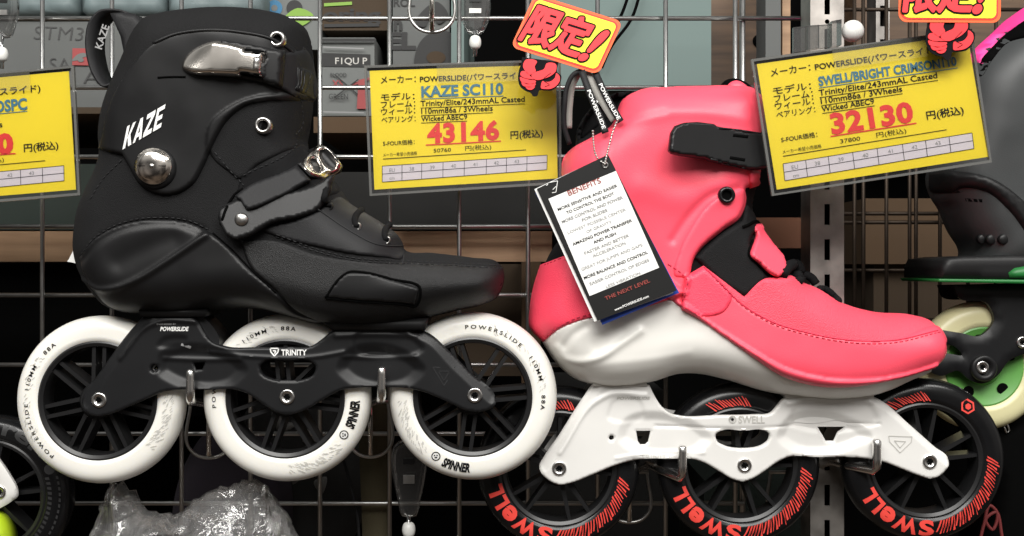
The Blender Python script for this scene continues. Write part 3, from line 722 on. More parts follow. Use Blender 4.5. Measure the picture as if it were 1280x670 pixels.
def arc_print(s, r0, a0, cap, m, R, ri, w_, width=None, offset=0.0, inward=False, shear=0.0, space=1.0):
    """lettering along a circle (metres); a0 start angle (deg, counter-clockwise from right)"""
    v, f = glyphs(s, offset, shear, space)
    if cap > .005: v, f = finer(v, f, 2)
    v = v.copy(); k = cap/CAP; v[:, 0] -= v[:, 0].min()
    kx = k*(width/(v[:, 0].max()*k) if width else 1); X, Y = v[:, 0]*kx, v[:, 1]*k
    if inward: r = r0-Y; a = math.radians(a0)+X/r0
    else: r = r0+Y; a = math.radians(a0)-X/r0
    return np.stack([r*np.cos(a), tyre_y(r, R, ri, w_)-.00035, r*np.sin(a)], 1), f, m
def arc_poly(rs, R, ri, w_, m):
    """quad print given as (r, angle deg) corners"""
    v = np.array([(r*math.cos(math.radians(a)), tyre_y(r, R, ri, w_)-.0003, r*math.sin(math.radians(a))) for r, a in rs])
    n = np.cross(v[1]-v[0], v[2]-v[0]); f = tuple(range(len(v)))
    return v, [f if n[1] < 0 else f[::-1]], m
def spoke(a, r0, r1, w0, w1, y0, y1, m, off=0):
    ca, sa = math.cos(a), math.sin(a); vs = []
    for r, w_, y in ((r0, w0, y0), (r1, w1, y1)):
        for s, yy in ((-1, -y), (1, -y), (1, y), (-1, y)):
            k = s*w_/2+off; vs.append((r*ca-k*sa, yy, r*sa+k*ca))
    v = np.array(vs); return v, [(0, 3, 2, 1), (4, 5, 6, 7)]+[(k, (k+1) % 4, 4+(k+1) % 4, 4+k) for k in range(4)], m
def make_wheel(parent, c, R, ri, w_, tm, prints, spokes):
    hub = [lathe_y([(ri, -w_*.86), (ri-.0012, -w_*.9), (ri-.0034, -w_*.82), (ri-.0040, -w_*.5), (ri-.0040, w_*.5), (ri-.0034, w_*.82), (ri-.0012, w_*.9), (ri, w_*.86)], 96, HUBM),
           lathe_y([(.0045, -.0115), (.0105, -.0115), (.0120, -.0095), (.0120, .0095), (.0105, .0115), (.0045, .0115)], 40, BLK_PLA)]
    for a, wa, wb, of in spokes: hub.append(spoke(a, .0100, ri-.0030, wa, wb, .0086, .0080, HUBM, of))
    wh = build('wheel', [shift(p, c) for p in hub], parent, auto=40)
    build('tyre', [shift(p, c) for p in [lathe_y(tyre_profile(R, ri, w_), 128, tm)]+prints], wh)
    return wh
R1, RI1, WD = .0554, .0392, .0118
def white_prints():
    p = []
    kw = dict(R=R1, ri=RI1, w_=WD)
    p.append(arc_print('POWERSLIDE', .0450, 94, .0025, INK, width=.039, offset=.012, space=1.55, **kw))
    p.append(arc_print('110MM', .0450, 33, .0025, INK, width=.0165, offset=.014, space=1.4, **kw)); p.append(arc_print('88A', .0450, 0, .0025, INK, width=.0095, offset=.02, space=1.4, **kw))
    p.append(arc_print('SPINNER', .0488, 243, .0056, INK, width=.0195, offset=.05, inward=True, shear=.15, **kw))
    def r2a(cx, ang, rr): return [(math.hypot(x, z), math.degrees(math.atan2(z, x))) for x, z in [(cx*math.cos(math.radians(ang))+rr*math.cos(t), cx*math.sin(math.radians(ang))+rr*math.sin(t)) for t in np.linspace(0, 2*PI, 18, endpoint=False)]]
    p.append(arc_poly(r2a(.0452, 236, .0030), m=INK, **kw))
    v = arc_poly(r2a(.0452, 236, .0023), m=WHITE_T, **kw); p.append((v[0]-np.array([0, .0002, 0]), v[1], v[2]))
    for s in ((-.0008, .0006), (.0008, .0006), (0, -.0008)):
        v = arc_poly([(math.hypot(x, z), math.degrees(math.atan2(z, x))) for x, z in [(.0452*math.cos(math.radians(236))+s[0]+.0005*math.cos(t)*(2 if s[0] == 0 else 1), .0452*math.sin(math.radians(236))+s[1]+.0005*math.sin(t)) for t in np.linspace(0, 2*PI, 8, endpoint=False)]], m=INK, **kw)
        p.append((v[0]-np.array([0, .0004, 0]), v[1], v[2]))
    rnd = random.Random(3)
    for a0, a1, n in ((180, 226, 90), (15, 80, 40), (-2, 15, 12)):
        for k in range(n):
            a = rnd.uniform(a0, a1); r = rnd.uniform(.0425, .0488); l = rnd.uniform(1.2, 3)
            p.append(arc_poly([(r, a), (r+.0012, a+l), (r+.0016, a+l), (r+.0004, a)], m=PALEINK, **kw))
    return p
PAIR7 = []
for k in range(7):
    for s in (-1, 1): PAIR7.append((2*PI*k/7+.05, .0026, .0024, s*.0034))
def black_prints():
    kw = dict(R=R1, ri=RI1, w_=WD); p = []
    a = 276
    for ch, cp, wd in (('S', .0098, .0092), ('W', .0098, .0140), ('e', .0130, .0092), ('L', .0098, .0068), ('L', .0098, .0068)):
        p.append(arc_print(ch, .0403, a, cp, SWELL_RED, width=wd, offset=.042, **kw)); a -= math.degrees((wd+.0009)/.0403)
    rnd = random.Random(5)
    def stripes(a0, a1, n, ra0=.0402, rb0=.0502, lean=-4.5):
        d_ = (a1-a0)/n
        for k in range(n):
            a = a0+d_*k; ra = ra0+rnd.uniform(0, .0010); rb = rb0-rnd.uniform(0, .0026); f0, f1 = rnd.uniform(.42, .72), rnd.uniform(.12, .45)
            if rnd.random() < .35: f0, f1 = f1*.8, f0
            rm = (ra+rb)/2
            p.append(arc_poly([(ra, a), (ra, a+d_*f0), (rm, a+d_*(f0+f1)/2+lean*.5), (rb, a+d_*f1+lean), (rb, a+lean), (rm, a+lean*.5)], m=SWELL_RED, **kw))
    stripes(283, 366, 30, lean=-5.5); stripes(86, 122, 13, .0402, .0480, 6)
    def hexa(rr, m, lift): 
        c = (.0462*math.cos(math.radians(53)), .0462*math.sin(math.radians(53)))
        v = arc_poly([(math.hypot(c[0]+rr*math.sin(t), c[1]+rr*math.cos(t)), math.degrees(math.atan2(c[1]+rr*math.cos(t), c[0]+rr*math.sin(t)))) for t in np.arange(6)*PI/3], m=m, **kw)
        return v[0]-np.array([0, lift, 0]), v[1], v[2]
    p += [hexa(.0052, SWELL_RED, 0), hexa(.0037, BLK_GLO, .0002), hexa(.0022, SWELL_RED, .0004)]
    return p
V10 = []
for k in range(5):
    for s in (-1, 1): V10.append((2*PI*k/5+.30+s*.20, .0034, .0022, 0))
def copy_wheel(src, parent, c, ang):
    """another wheel of the set: the wheel and its tyre copied, turned by ang degrees"""
    n = src.copy(); COL.objects.link(n); n.parent = parent; n.location = c-ORIG[parent]; ORIG[n] = c; n.rotation_euler.y = -math.radians(ang)
    for ch in src.children:
        q = ch.copy(); COL.objects.link(q); q.parent = n
    return n

# ------------------------------------------------------------------ frames
def make_frame(parent, outline, holes, mid, m, bumps=(), recess=(), prints=(), bolts=(), bridges=(), half=.0178, plate=.0048, slopes=()):
    yf = mid-half
    FS = Surf((min(q[0] for q in outline)-12, min(q[1] for q in outline)-12, max(q[0] for q in outline)+12, max(q[1] for q in outline)+12), yf+.0001, .0006)
    line = spline(outline, True, 3); o = to_xz(line, yf); hs = [to_xz(h, yf) for h in holes]
    ins = pip(FS.X, FS.Z, o); FS.Y[:] = yf
    for poly, amp, soft in recess:
        q = to_xz(spline(poly, True, 4), yf); i2 = pip(FS.X, FS.Z, q); dd = segdist(FS.X, FS.Z, q)
        FS.Y += np.where(i2, amp*np.clip(dd/(soft*S0), 0, 1)**1.0*1.0, 0)
    FS.Y = blur(FS.Y, 1, 2)
    for l, wd, amp in bumps:
        l = to_xz(spline(l, False, 4), yf); FS.Y -= amp*np.exp(-(segdist(FS.X, FS.Z, l, False)/(wd*S0))**2)
    for l, wd, amp in slopes:     # long bevelled faces along an edge
        l = to_xz(spline(l, False, 4), yf); FS.Y += amp*np.clip(1-segdist(FS.X, FS.Z, l, False)/(wd*S0), 0, 1)
    V, F, d = fill(o, .0011, hs)
    front = FS.at(V[:, 0], V[:, 1])+.0010*(1-prof(d, .0013))
    v, f = close(V, F, front, np.full(len(V), yf+plate))
    v2 = v.copy(); v2[:, 1] = 2*mid-v2[:, 1]
    parts = [(v, f, m), (v2, [q[::-1] for q in f], m)]
    for b in bridges:
        q = to_xz(spline(b, True, 4), yf); V, F, d = fill(q, .01); v, f = close(V, F, np.full(len(V), yf+plate-.0005), np.full(len(V), mid+half-plate+.0005)); parts.append((v, f, m))
    fr = build('frame', parts, parent, auto=50)
    for k in sorted({k for k, _ in prints}): build(k, [print_on(FS, L, .0003) for k2, L in prints if k2 == k], fr, smooth=False)
    for bx, by in bolts:
        c = P(bx, by, yf); c[1] = FS.at(c[0], c[2])-.0002
        build('axle_bolt', bolt_parts(c, 9.2), fr)
    return fr, FS

# ------------------------------------------------------------------ black skate
sk = empty('inline_skate', P(360, 604, 0), 'black inline skate with three white wheels hanging at the left of the grid', 'inline skate', 'inline skates on display')
OUT1 = spline([(176, 40), (190, 25), (210, 19), (245, 14), (290, 12), (335, 16), (365, 24), (383, 37), (389, 58), (391, 95), (390, 130), (386, 160), (384, 182), (394, 198), (413, 220), (426, 237), (442, 258), (460, 268), (480, 281), (497, 294), (506, 312), (540, 316), (590, 322), (622, 328), (630, 340), (629, 356), (621, 372), (602, 381), (572, 388), (540, 396), (505, 404), (470, 408), (430, 408), (395, 404), (355, 393), (325, 386), (295, 385), (265, 388), (235, 392), (190, 392), (158, 391), (136, 383), (118, 364), (104, 340), (97, 312), (98, 288), (104, 258), (113, 236), (124, 214), (130, 195), (129, 172), (133, 142), (144, 110), (160, 75)], True, 4)
S = Surf((70, -10, 660, 430), 0.0)
body(S, OUT1, [(270, 40, .046), (250, 130, .046), (200, 210, .040), (330, 200, .040), (150, 320, .036), (300, 330, .041), (470, 360, .044), (600, 355, .036)], .026,
     bumps=[([(108, 350), (122, 361), (142, 361), (172, 350), (205, 330), (235, 310), (258, 294)], 3.2, .0026),
            ([(103, 325), (122, 303), (150, 287), (185, 279), (220, 279), (252, 288)], 5, -.0020),
            ([(150, 328), (180, 312), (215, 298)], 13, -.0016),
            ([(330, 380), (300, 372), (270, 374), (240, 378)], 7, .001),
            ([(330, 366), (390, 388), (450, 396)], 8, .0008)])
build('boot', [(*body_mesh(S, OUT1), BLK_FAB)], sk)
bt = sk.children[-1]
def sub(name, parts, par=None, **k): return build(name, parts, par or sk, **k)
# heel shell under the arched seam
sub('heel_shell', [patch(S, [(99, 322, 1), (112, 303), (135, 287), (165, 277), (200, 274), (235, 278), (262, 290), (285, 308), (310, 335), (345, 366), (368, 390), (400, 403), (395, 405), (355, 394), (325, 387), (295, 386), (265, 389), (235, 392.5), (190, 392.5), (158, 391), (136, 383), (118, 364), (104, 340)], .0022, .0022, .0014, m=BLK_SHELL)])
# toe leather
sub('toe_leather', [patch(S, [(300, 300, 1), (340, 300), (395, 318), (450, 326), (505, 328), (560, 331), (629, 334, 1), (630, 345), (628, 357), (620, 372), (602, 380.5), (572, 387.5), (540, 395.5), (505, 403.5), (470, 407), (430, 407), (400, 402), (370, 388), (345, 364), (312, 333)], .0016, .0016, .0014, m=BLK_LEA)])
sub('toe_panel', [patch(S, [(407, 372, 1), (428, 345), (434, 341), (450, 340), (490, 349), (524, 360.5, 1), (519, 382, 1), (506, 380), (450, 376)], .0020, .0010, .0012, m=BLK_RUB)])
sub('panel_groove', [on_line(S, [(407, 372), (428, 345), (436, 340), (450, 340), (490, 349), (525, 360), (519, 383), (506, 381), (450, 377), (407, 372.5)], .0009, BLACK)])
# lace guard and vamp top
sub('lace_guard', [patch(S, [(325, 287), (372, 274), (398, 262), (425, 246), (440, 256), (460, 268), (482, 282), (498, 295), (505, 312), (504, 322), (480, 322), (440, 318), (395, 309), (345, 296)], .0022, .002, .0014, m=BLK_NYL)])
# ankle cloth panel with an eyelet
sub('ankle_panel', [patch(S, [(345, 118), (388, 122), (386, 160), (378, 178), (350, 192), (320, 208), (300, 224), (284, 214), (262, 192), (262, 160), (300, 128)], .0018, .002, .0014, m=BLK_FAB)])
sub('tongue', [patch(S, [(300, 226), (352, 196), (380, 184), (396, 202), (414, 222), (425, 238), (400, 248), (330, 275), (296, 250)], .0010, .002, .0016, m=LINER)])
# cuff
CUFF1 = [(204, 46), (225, 39), (260, 35), (300, 37), (340, 45), (368, 60), (381, 80), (389, 100), (391, 127, 1), (362, 126), (335, 126), (305, 133), (284, 150), (267, 178), (254, 208), (241, 230), (222, 242), (196, 243), (174, 231), (160, 208), (152, 194, 1), (128, 188, 1), (130, 160), (136, 134), (148, 106), (168, 76), (184, 58)]
cuff = sub('cuff', [patch(S, CUFF1, .0038, .0024, .0013, m=BLK_SHELL)])
bumpline(S, [(220, 58), (262, 48), (310, 50), (350, 60)], 3, .0005)
sub('collar_rim', [on_line(S, [(192, 54), (215, 44), (250, 38), (300, 40), (340, 49), (364, 64), (376, 84)], .0011, BLK_RUB)], cuff)
sub('slit', [on_line(S, [(197, 97), (212, 96), (232, 96)], .0006, BLACK)], cuff)
# logo on the cuff, letters as solid shapes
def skew_letters(word, o, ux, uy, wl, gap, m):
    G = {'K': [[(0, 0), (.30, 0), (.30, 1), (0, 1)], [(.30, .42), (.66, 1), (1, 1), (.62, .52), (1.0, 0), (.64, 0), (.36, .40)]],
         'A': [[(0, 0), (.28, 0), (.62, 1), (.36, 1)], [(.36, 1), (.66, 1), (1, 0), (.72, 0), (.50, .78)], [(.30, .18), (.78, .18), (.72, .36), (.34, .36)]],
         'Z': [[(0, .78), (0, 1), (.95, 1), (.95, .78)], [(.60, .80), (.95, .80), (.36, .20), (0, .20)], [(0, 0), (.95, 0), (.95, .22), (0, .22)]],
         'E': [[(0, 0), (.28, 0), (.28, 1), (0, 1)], [(.2, 0), (.9, 0), (.9, .2), (.2, .2)], [(.2, .4), (.8, .4), (.8, .6), (.2, .6)], [(.2, .8), (.9, .8), (.9, 1), (.2, 1)]]}
    out = []; ux, uy, o = np.array(ux, float), np.array(uy, float), np.array(o, float)
    for i, ch in enumerate(word):
        for q in G[ch]: out.append(pfaces([o+ux*(i*(wl+gap)+a*wl)+uy*b for a, b in q], m))
    return out
kz = []
for i, L in enumerate(skew_letters('KAZE', (153, 187), (13.2, -7.7), (6, -29), .84, .12, WHITE_P)): kz.append(print_on(S, L, .0005+.00002*i))
sub('logo', kz, cuff, smooth=False)
# pivot
piv = sub('pivot_ring', [patch(S, circle(193, 210, 27), .0032, .003, .0016, m=BLK_RUB, resample=False)])
c = S.hits([[192, 208]])[0]; R = 19.5*S0
v, f, _ = lathe_y([(R*1.12, .001), (R*1.1, -.0012), (R, -.0016), (R*.97, -.0022), (R*.8, -.0032), (R*.5, -.0040), (R*.2, -.0043), (1e-5, -.0043)], 48)
sub('pivot_bolt', [(v+c, f, CHROME), (*box(c+np.array([0, -.0038, 0]), (R*1.7, .0006, .0004), BLACK),), (lambda q: (q[0]+c+np.array([0, -.0042, 0]), q[1], q[2]))(lathe_y([(.0016, 0), (.0014, -.0006), (1e-5, -.0007)], 16, STEEL))], piv)
# top buckle
tb = sub('top_strap', [patch(S, [(338, 58, 1), (357, 64), (386, 65), (393, 88), (392, 126), (384, 131, 1), (352, 113), (338, 108, 1)], .0040, .0025, .0014, m=BLK_NYL),
                       patch(S, [(381, 92, 1), (392, 90, 1), (392, 126, 1), (380, 122, 1)], .0016, .0012, .0014, m=BLK_RUB)])
sub('strap_rib', [on_line(S, [(383+k*2.2, 94), (382+k*2.2, 121)], .0006, BLK_PLA) for k in range(4)], tb)
bk = sub('buckle_base', [patch(S, [(275, 48.5, 1), (310, 54), (357, 63.5, 1), (352.5, 110, 1), (310, 101), (269, 95.5, 1)], .0044, .0012, .0014, m=BLK_PLA, even=70)])
LEV = [(224.5, 80), (227, 70), (235, 60.5), (250, 53.5), (276, 50.5), (306, 57.5, 1), (307, 62, 1), (331, 65, 1), (328, 96.5, 1), (303, 92, 1), (300, 96, 1), (270, 95), (250, 94.5), (234, 91), (226, 86)]
v, f, m = patch(S, LEV, .0050, .0030, .0011, m=CHROME, p=1.6, even=70, tilt=.16)
_t = np.clip((P(268, 0, -.05)[0]-v[:, 0])/.022, 0, 1); v[:, 1] += .0022*_t**1.6+.004*_t*np.clip((v[:, 2]-P(0, 80, -.05)[2])/.012, -1, 1)
sub('buckle_lever', [(v, f, m)], bk)
sub('lever_catch', [patch(S, [(306, 60, 1), (330, 63, 1), (329, 69, 1), (306, 66, 1)], .0012, .0005, .002, m=BLACK), patch(S, [(302, 89, 1), (327, 93, 1), (326, 98, 1), (301, 94, 1)], .0012, .0005, .002, m=BLACK), patch(S, [(317, 70, 1), (327, 71, 1), (325, 89, 1), (315, 88, 1)], .0010, .0006, .002, m=STEEL)], bk)
sub('strap_end', [patch(S, [(331, 60, 1), (356, 64.5, 1), (352, 107.5, 1), (327, 101, 1)], .0012, .0008, .0014, m=BLK_RUB)], bk)
for (x, y, r_) in ((347, 49.5, 10), (329.5, 157, 10.5)):
    sub('eyelet', [ring(S, x, y, r_, r_*.52, .0030, STEEL), (*disc(S.hits([[x, y]], .0004)[0], r_*.55*S0, BLACK),)])
# instep strap and ratchet buckle
ist = sub('instep_strap', [patch(S, [(276, 269), (281, 259), (295, 251), (335, 243), (376.5, 236), (427, 223, 1), (424.5, 233, 1), (395, 264), (370, 273), (343, 279), (307.6, 298.5), (300, 300), (292, 298), (281, 284)], .0032, .0008, .0014, m=BLK_RUB, even=96, flat=True)])
sub('ladder_strap', [patch(S, [(296, 245, 1), (305, 237), (372, 206, 1), (390, 226, 1), (330, 256), (318, 261), (307.6, 262, 1)], .0030, .0007, .0014, m=BLK_NYL, even=85, flat=True)])
sub('rivet', [dome(S, 302, 274.5, 8, .0028, STEEL)], ist)
lad = sk.children[-1]
rb = sub('ratchet_buckle', [patch(S, [(374, 205, 1), (388, 187, 1), (401, 180, 1), (412, 186), (428, 207, 1), (424, 216, 1), (404, 225, 1), (389, 221, 1)], .0030, .0015, .0014, m=BLK_PLA, even=70)])
sub('ratchet_lever', [patch(S, [(377, 205), (380, 196), (388, 188), (400, 181), (408, 185), (418, 196), (426.5, 207), (424, 213), (404, 222.5), (391, 219), (382, 213)], .0055, .004, .0011, [circle(410.5, 197.5, 6.2, 24, 12.5, a=-.55), circle(393.5, 206.5, 3.8, 20, 9, a=-.55)], m=CHROME, p=1.6, even=70)], rb)
# laces and lace eyelets
for i, (x, y) in enumerate(((411, 258), (446, 283), (483, 300))):
    sub('lace_eyelet', [ring(S, x, y, 5.2, 3.0, .0014, BLK_PLA if i == 0 else STEEL), (*disc(S.hits([[x, y]], .0003)[0], 3.2*S0, BLACK),)])
    l = S.hits(spline([(x, y), (x-3, y-8), (x-1, y-15), (x+5, y-21)], False, 3), .0016); l[:, 1] += np.linspace(0, .004, len(l))
    sub('lace', [(*tube(l, .0022, 8), LINER)])
# seams
def dashes(S, line, m, r=.00038, on=5.0, off=2.2, lift=.0003):
    l = S.hits(spline(line, False, 1.0), lift); s = np.concatenate([[0], np.cumsum(np.linalg.norm(np.diff(l, axis=0), axis=1))])/S0
    out = []; t = 0
    while t < s[-1]-2:
        k = (s >= t) & (s <= t+on)
        if k.sum() > 1: out.append((*tube(l[k], r, 5), m))
        t += on+off
    return out
for line in ([(102, 318), (114, 301), (137, 285), (165, 275), (200, 272), (237, 276), (263, 288)], [(268, 190), (290, 216), (305, 232)], [(345, 293), (395, 311), (440, 322), (505, 326), (560, 328), (628, 332)], [(345, 296), (395, 314), (440, 325), (505, 329), (560, 331), (628, 335)], [(384, 128), (382, 164), (374, 178), (303, 220)], [(152, 200), (130, 222), (112, 250)]):
    sub('stitching', dashes(S, line, STITCH))
for q in ([on_line(S, [(266, 291), (290, 312), (315, 338), (345, 366)], .0005, BLACK), on_line(S, [(505, 318), (504, 326), (503, 330)], .0005, STITCH), on_line(S, [(398, 262), (440, 290), (470, 305), (503, 308)], .0005, STITCH), on_line(S, [(276, 280), (284, 258), (296, 241), (304, 236)], .0009, BLACK)]): sub('seam', [q])
# pull loop at the back
lp = [P(a, b, d_) for (a, b), d_ in zip(spline([(152, 106), (140, 110), (128, 96), (121, 75), (119, 52), (124, 30), (135, 18), (150, 16), (166, 19), (178, 30)], False, 4), np.linspace(.006, .006, 200))]
pl = sub('pull_loop', [strip(lp, .020, .0016, BLK_NYL, (.28, 1, .0))])
sub('loop_band', [slab([(137, 16), (152, 15), (169, 17.5), (178, 30), (187, 52), (170, 80), (150, 103), (152, 86), (155, 70), (150, 45)], -.006, .0018, BLK_NYL, edge=.001, res=.003)], pl)
L = letters('KAZE', 127, 62, 9, GREYINK, ang=1.25, offset=.02); sub('print', [print_flat(L, -.0052)], pl, smooth=False)
# sole plates the frame is bolted to
sub('sole_plate', [slab([(172, 386), (258, 386), (255, 396), (174, 396)], -.022, .044, BLK_PLA, edge=.002, res=.004)])
sub('toe_plate', [slab([(398, 400), (535, 398), (530, 413), (415, 413)], -.022, .044, BLK_PLA, edge=.002, res=.004)])
# frame
FR1 = [(177, 395, 1), (240, 394, 1), (248, 404), (256, 418), (266, 428), (280, 433), (320, 434.5), (360, 434), (390, 432), (402, 424), (414, 414.5), (426, 411), (470, 410.5), (517, 410.5), (534, 416), (560, 438), (592, 470), (618, 494), (620, 504), (614, 511), (604, 514.5), (585, 514), (560, 503), (530, 490.5), (513, 486), (480, 484.5), (444, 485), (426, 488), (405, 499), (383, 512), (370, 517), (358, 518.5), (345, 516), (325, 503), (310, 493), (296, 488), (255, 487.5), (222, 487.5), (204, 490), (185, 498), (160, 509), (134, 519), (117, 520.5), (105, 514), (100, 503), (103, 492), (118, 471), (140, 440), (160, 414)]
H1 = [spline([(325, 457), (331, 452.5), (360, 452), (388, 452.5), (394, 457), (392, 467), (380, 474), (360, 476), (340, 474), (327, 467)], True, 3), circle(192.5, 460.5, 4.4, 16), np.array([(240, 454), (254, 453.5), (251, 462), (243, 463)])]
emb = [pline(a, b, 1.2, STITCH) for a, b in (((541, 459), (569, 459)), ((541, 459), (555, 482)), ((569, 459), (555, 482)), ((548, 464), (562, 464)), ((548, 464), (555, 476)), ((562, 464), (555, 476)))]
tri = [pline(a, b, 1.6, WHITE_P) for a, b in (((338, 435.5), (348, 435.5)), ((338, 435.5), (338.5, 440)), ((348, 435.5), (347.5, 440)), ((338.5, 440), (343, 445)), ((347.5, 440), (343, 445)), ((341, 438.5), (345, 438.5)), ((343, 442), (345, 438.5)))]
fr, FS = make_frame(sk, FR1, H1, 0.0, BLK_MET, slopes=[([(101, 500), (120, 468), (150, 428), (176, 395)], 13, .0036), ([(520, 411), (536, 417), (575, 454), (617, 494)], 11, .0032)], bumps=[([(150, 448), (185, 408), (200, 402), (245, 402)], 2.5, .0012), ([(262, 440), (320, 446), (395, 446), (430, 440)], 2.0, .0009), ([(205, 448), (250, 450), (300, 449)], 2.5, .001), ([(430, 446), (470, 447), (520, 446)], 2.5, .001), ([(420, 420), (470, 418), (520, 420)], 2.5, .0008)],
    recess=[([(196, 449), (300, 449), (310, 462), (298, 478), (210, 478), (196, 468)], .0034, 12), ([(425, 447), (520, 447), (532, 462), (522, 476), (432, 476), (420, 462)], .0034, 12), ([(200, 424), (235, 424), (230, 432), (195, 432)], .0012, 4), ([(440, 424), (520, 422), (530, 432), (440, 434)], .0014, 5)],
    prints=[('lettering', q) for q in [letters('POWERSLIDE', 200, 413.6, 5, WHITE_P, width=36, ang=.0, offset=.035, shear=.25), letters('ENGINEERED BY', 196, 406.2, 2, GREYINK, width=24)]]+[('model_lettering', q) for q in [letters('TRINITY', 351.5, 444, 7, WHITE_P, width=32, offset=.03)]+tri]+[('edge_mark', pfaces([(227, 429), (239, 433), (238, 436), (226, 432)], GREYINK))]+[('emblem', q) for q in emb],
    bolts=[(124, 500), (359, 496), (593.5, 494)], bridges=[[(182, 397), (252, 397), (272, 430), (266, 442), (228, 440), (214, 428)], [(428, 413), (515, 413), (530, 424), (500, 440), (450, 446), (440, 434)]])
w0 = make_wheel(sk, P(128.5, 499, 0), R1, RI1, WD, WHITE_T, white_prints(), PAIR7)
w0.rotation_euler.y = -math.radians(138)
for (x, y, a) in ((360, 496.5, 93), (591.5, 494.5, 2)): copy_wheel(w0, sk, P(x, y, 0), a)

# ------------------------------------------------------------------ pink skate
pk = empty('inline_skate', P(930, 672, .026), 'neon pink boot on a white shell and frame with black and red wheels', 'inline skate', 'inline skates on display')
MD = .026
OUT2 = spline([(703, 212), (714, 186), (738, 166), (762, 146), (776, 126), (800, 112), (835, 108.5), (880, 107), (920, 107), (942, 112), (951, 126), (955.5, 155), (953, 200), (949, 226), (938, 258), (944, 278), (958, 294), (984, 324), (1000, 350), (1020, 359), (1050, 377), (1092, 390), (1140, 394), (1163, 401), (1176, 418), (1178, 440), (1168, 459), (1140, 475), (1100, 492), (1060, 498), (1000, 496), (950, 488), (905, 474), (870, 467), (845, 468), (820, 476), (795, 481), (742, 481), (716, 472), (696, 455), (678, 430), (662, 409), (662, 388), (668, 356), (676, 330), (692, 304), (704, 290), (703, 250)], True, 4)
S = Surf((640, 80, 1200, 520), MD)
body(S, OUT2, [(860, 130, .044), (830, 220, .045), (740, 300, .040), (880, 300, .039), (700, 400, .036), (830, 420, .040), (1000, 430, .044), (1150, 440, .035)], .026,
     bumps=[([(790, 150), (830, 142), (880, 142), (930, 150)], 8, .001), ([(775, 152), (800, 146), (830, 140)], 4, -.0008), ([(840, 300), (862, 268), (885, 246), (920, 236)], 5, -.0014), ([(800, 235), (850, 250), (900, 232)], 16, .0016)])
liner_out = spline([(708, 214), (718, 188), (722, 160), (742, 132), (768, 117), (800, 114), (835, 111), (920, 110), (940, 115), (949, 128), (952, 155), (950, 200), (946, 226), (939, 258), (942, 280), (954, 296), (980, 326), (998, 353), (1020, 363), (1050, 381), (1092, 394), (1140, 398), (1160, 405), (1172, 420), (1173, 438), (1164, 455), (1138, 470), (1098, 487), (1060, 493), (1000, 491), (950, 483), (905, 469), (870, 462), (845, 463), (820, 471), (795, 476), (744, 476), (719, 467), (700, 451), (682, 427), (667, 408), (667, 388), (673, 357), (681, 330), (694, 306), (706, 292)], True, 4)
sub2 = lambda name, parts, par=None, **k: build(name, parts, par or pk, **k)
sub2('boot', [(*body_mesh(S, liner_out, .0016, .0012), LINER)])
KW = dict(closed_far=True)
bumps_shell = [([(697, 434), (704, 446), (718, 451), (747, 447), (773, 431), (800, 413)], 5, .0019), ([(706, 432), (716, 419), (732, 408)], 5, -.0014), ([(735, 458), (770, 453), (808, 449), (860, 440)], 5, .0004), ([(745, 432), (775, 412)], 9, -.0012)]
for b in bumps_shell: bumpline(S, *b)
SHELL2 = [(678, 428, 1), (696, 411), (722, 399), (752, 392), (792, 384), (828, 372), (856, 380), (880, 398), (905, 415), (945, 440), (978, 458), (1010, 468), (1060, 474), (1110, 470), (1150, 460), (1172, 452, 1), (1165, 462), (1140, 475), (1100, 492), (1060, 498), (1000, 496), (950, 488), (905, 474), (870, 467), (845, 468), (820, 476), (795, 481), (742, 481), (716, 472), (696, 455)]
sub2('shell', [patch(S, SHELL2, .0030, .002, .0013, m=WHITE_S, **KW)])
sub2('heel_panel', [patch(S, [(675.5, 331, 1), (704, 320, 1), (750, 326), (830, 345), (858, 366, 1), (826, 378.5), (790, 387.5), (750, 395), (722, 402), (697, 413), (678.5, 428, 1), (662, 409), (662, 388), (667, 357)], .0042, .003, .0014, m=PINK_G, **KW)])
CUFF2 = [(702, 215, 1), (704, 198), (713, 187), (738, 172), (766, 154), (771, 141), (777, 126), (800, 112), (835, 108.5), (880, 107), (920, 107), (942, 111), (951.5, 124), (955.5, 155), (953, 200), (950, 222, 1), (942, 233), (933, 235), (934, 247), (926, 272), (904.5, 288), (868, 324), (862, 346), (853, 386, 1), (826, 366), (760, 345), (706, 326, 1), (712, 300), (708, 260)]
cuff2 = sub2('cuff', [patch(S, CUFF2, .0044, .004, .0014, m=PINK, **KW)])
sub2('tongue', [patch(S, [(869, 322, 1), (905, 290), (928, 276, 1), (934, 256), (942, 268), (948, 280), (938, 300), (940, 318), (960, 347, 1), (931, 372, 1), (900, 352)], .0030, .0025, .0016, m=BLK_FAB, **KW)])
tng = pk.children[-1]
VAMP = [(856, 346, 1), (880, 332, 1), (931, 371, 1), (958, 348), (980, 347, 1), (988, 344), (1002, 352), (1020, 359), (1050, 377), (1092, 389.5), (1140, 393.5), (1163, 400.5), (1177, 418), (1179, 440), (1168, 459), (1148, 467), (1105, 478), (1060, 484.5), (1010, 481), (975, 469), (945, 449), (905, 421), (872, 398), (852, 387, 1)]
vamp = sub2('vamp', [patch(S, VAMP, .0042, .003, .0014, m=PINK_F, **KW)])
sub2('toe_bumper', [patch(S, [(856, 347, 1), (880, 333, 1), (900, 352), (925, 377), (960, 399), (1010, 415), (1060, 424), (1120, 424), (1176, 411), (1179, 425), (1179, 440), (1168, 459), (1148, 467), (1105, 478), (1060, 484.5), (1010, 481), (975, 469), (945, 449), (905, 421), (872, 398), (852, 387, 1)], .0016, .002, .0014, m=PINK, **KW)], vamp)
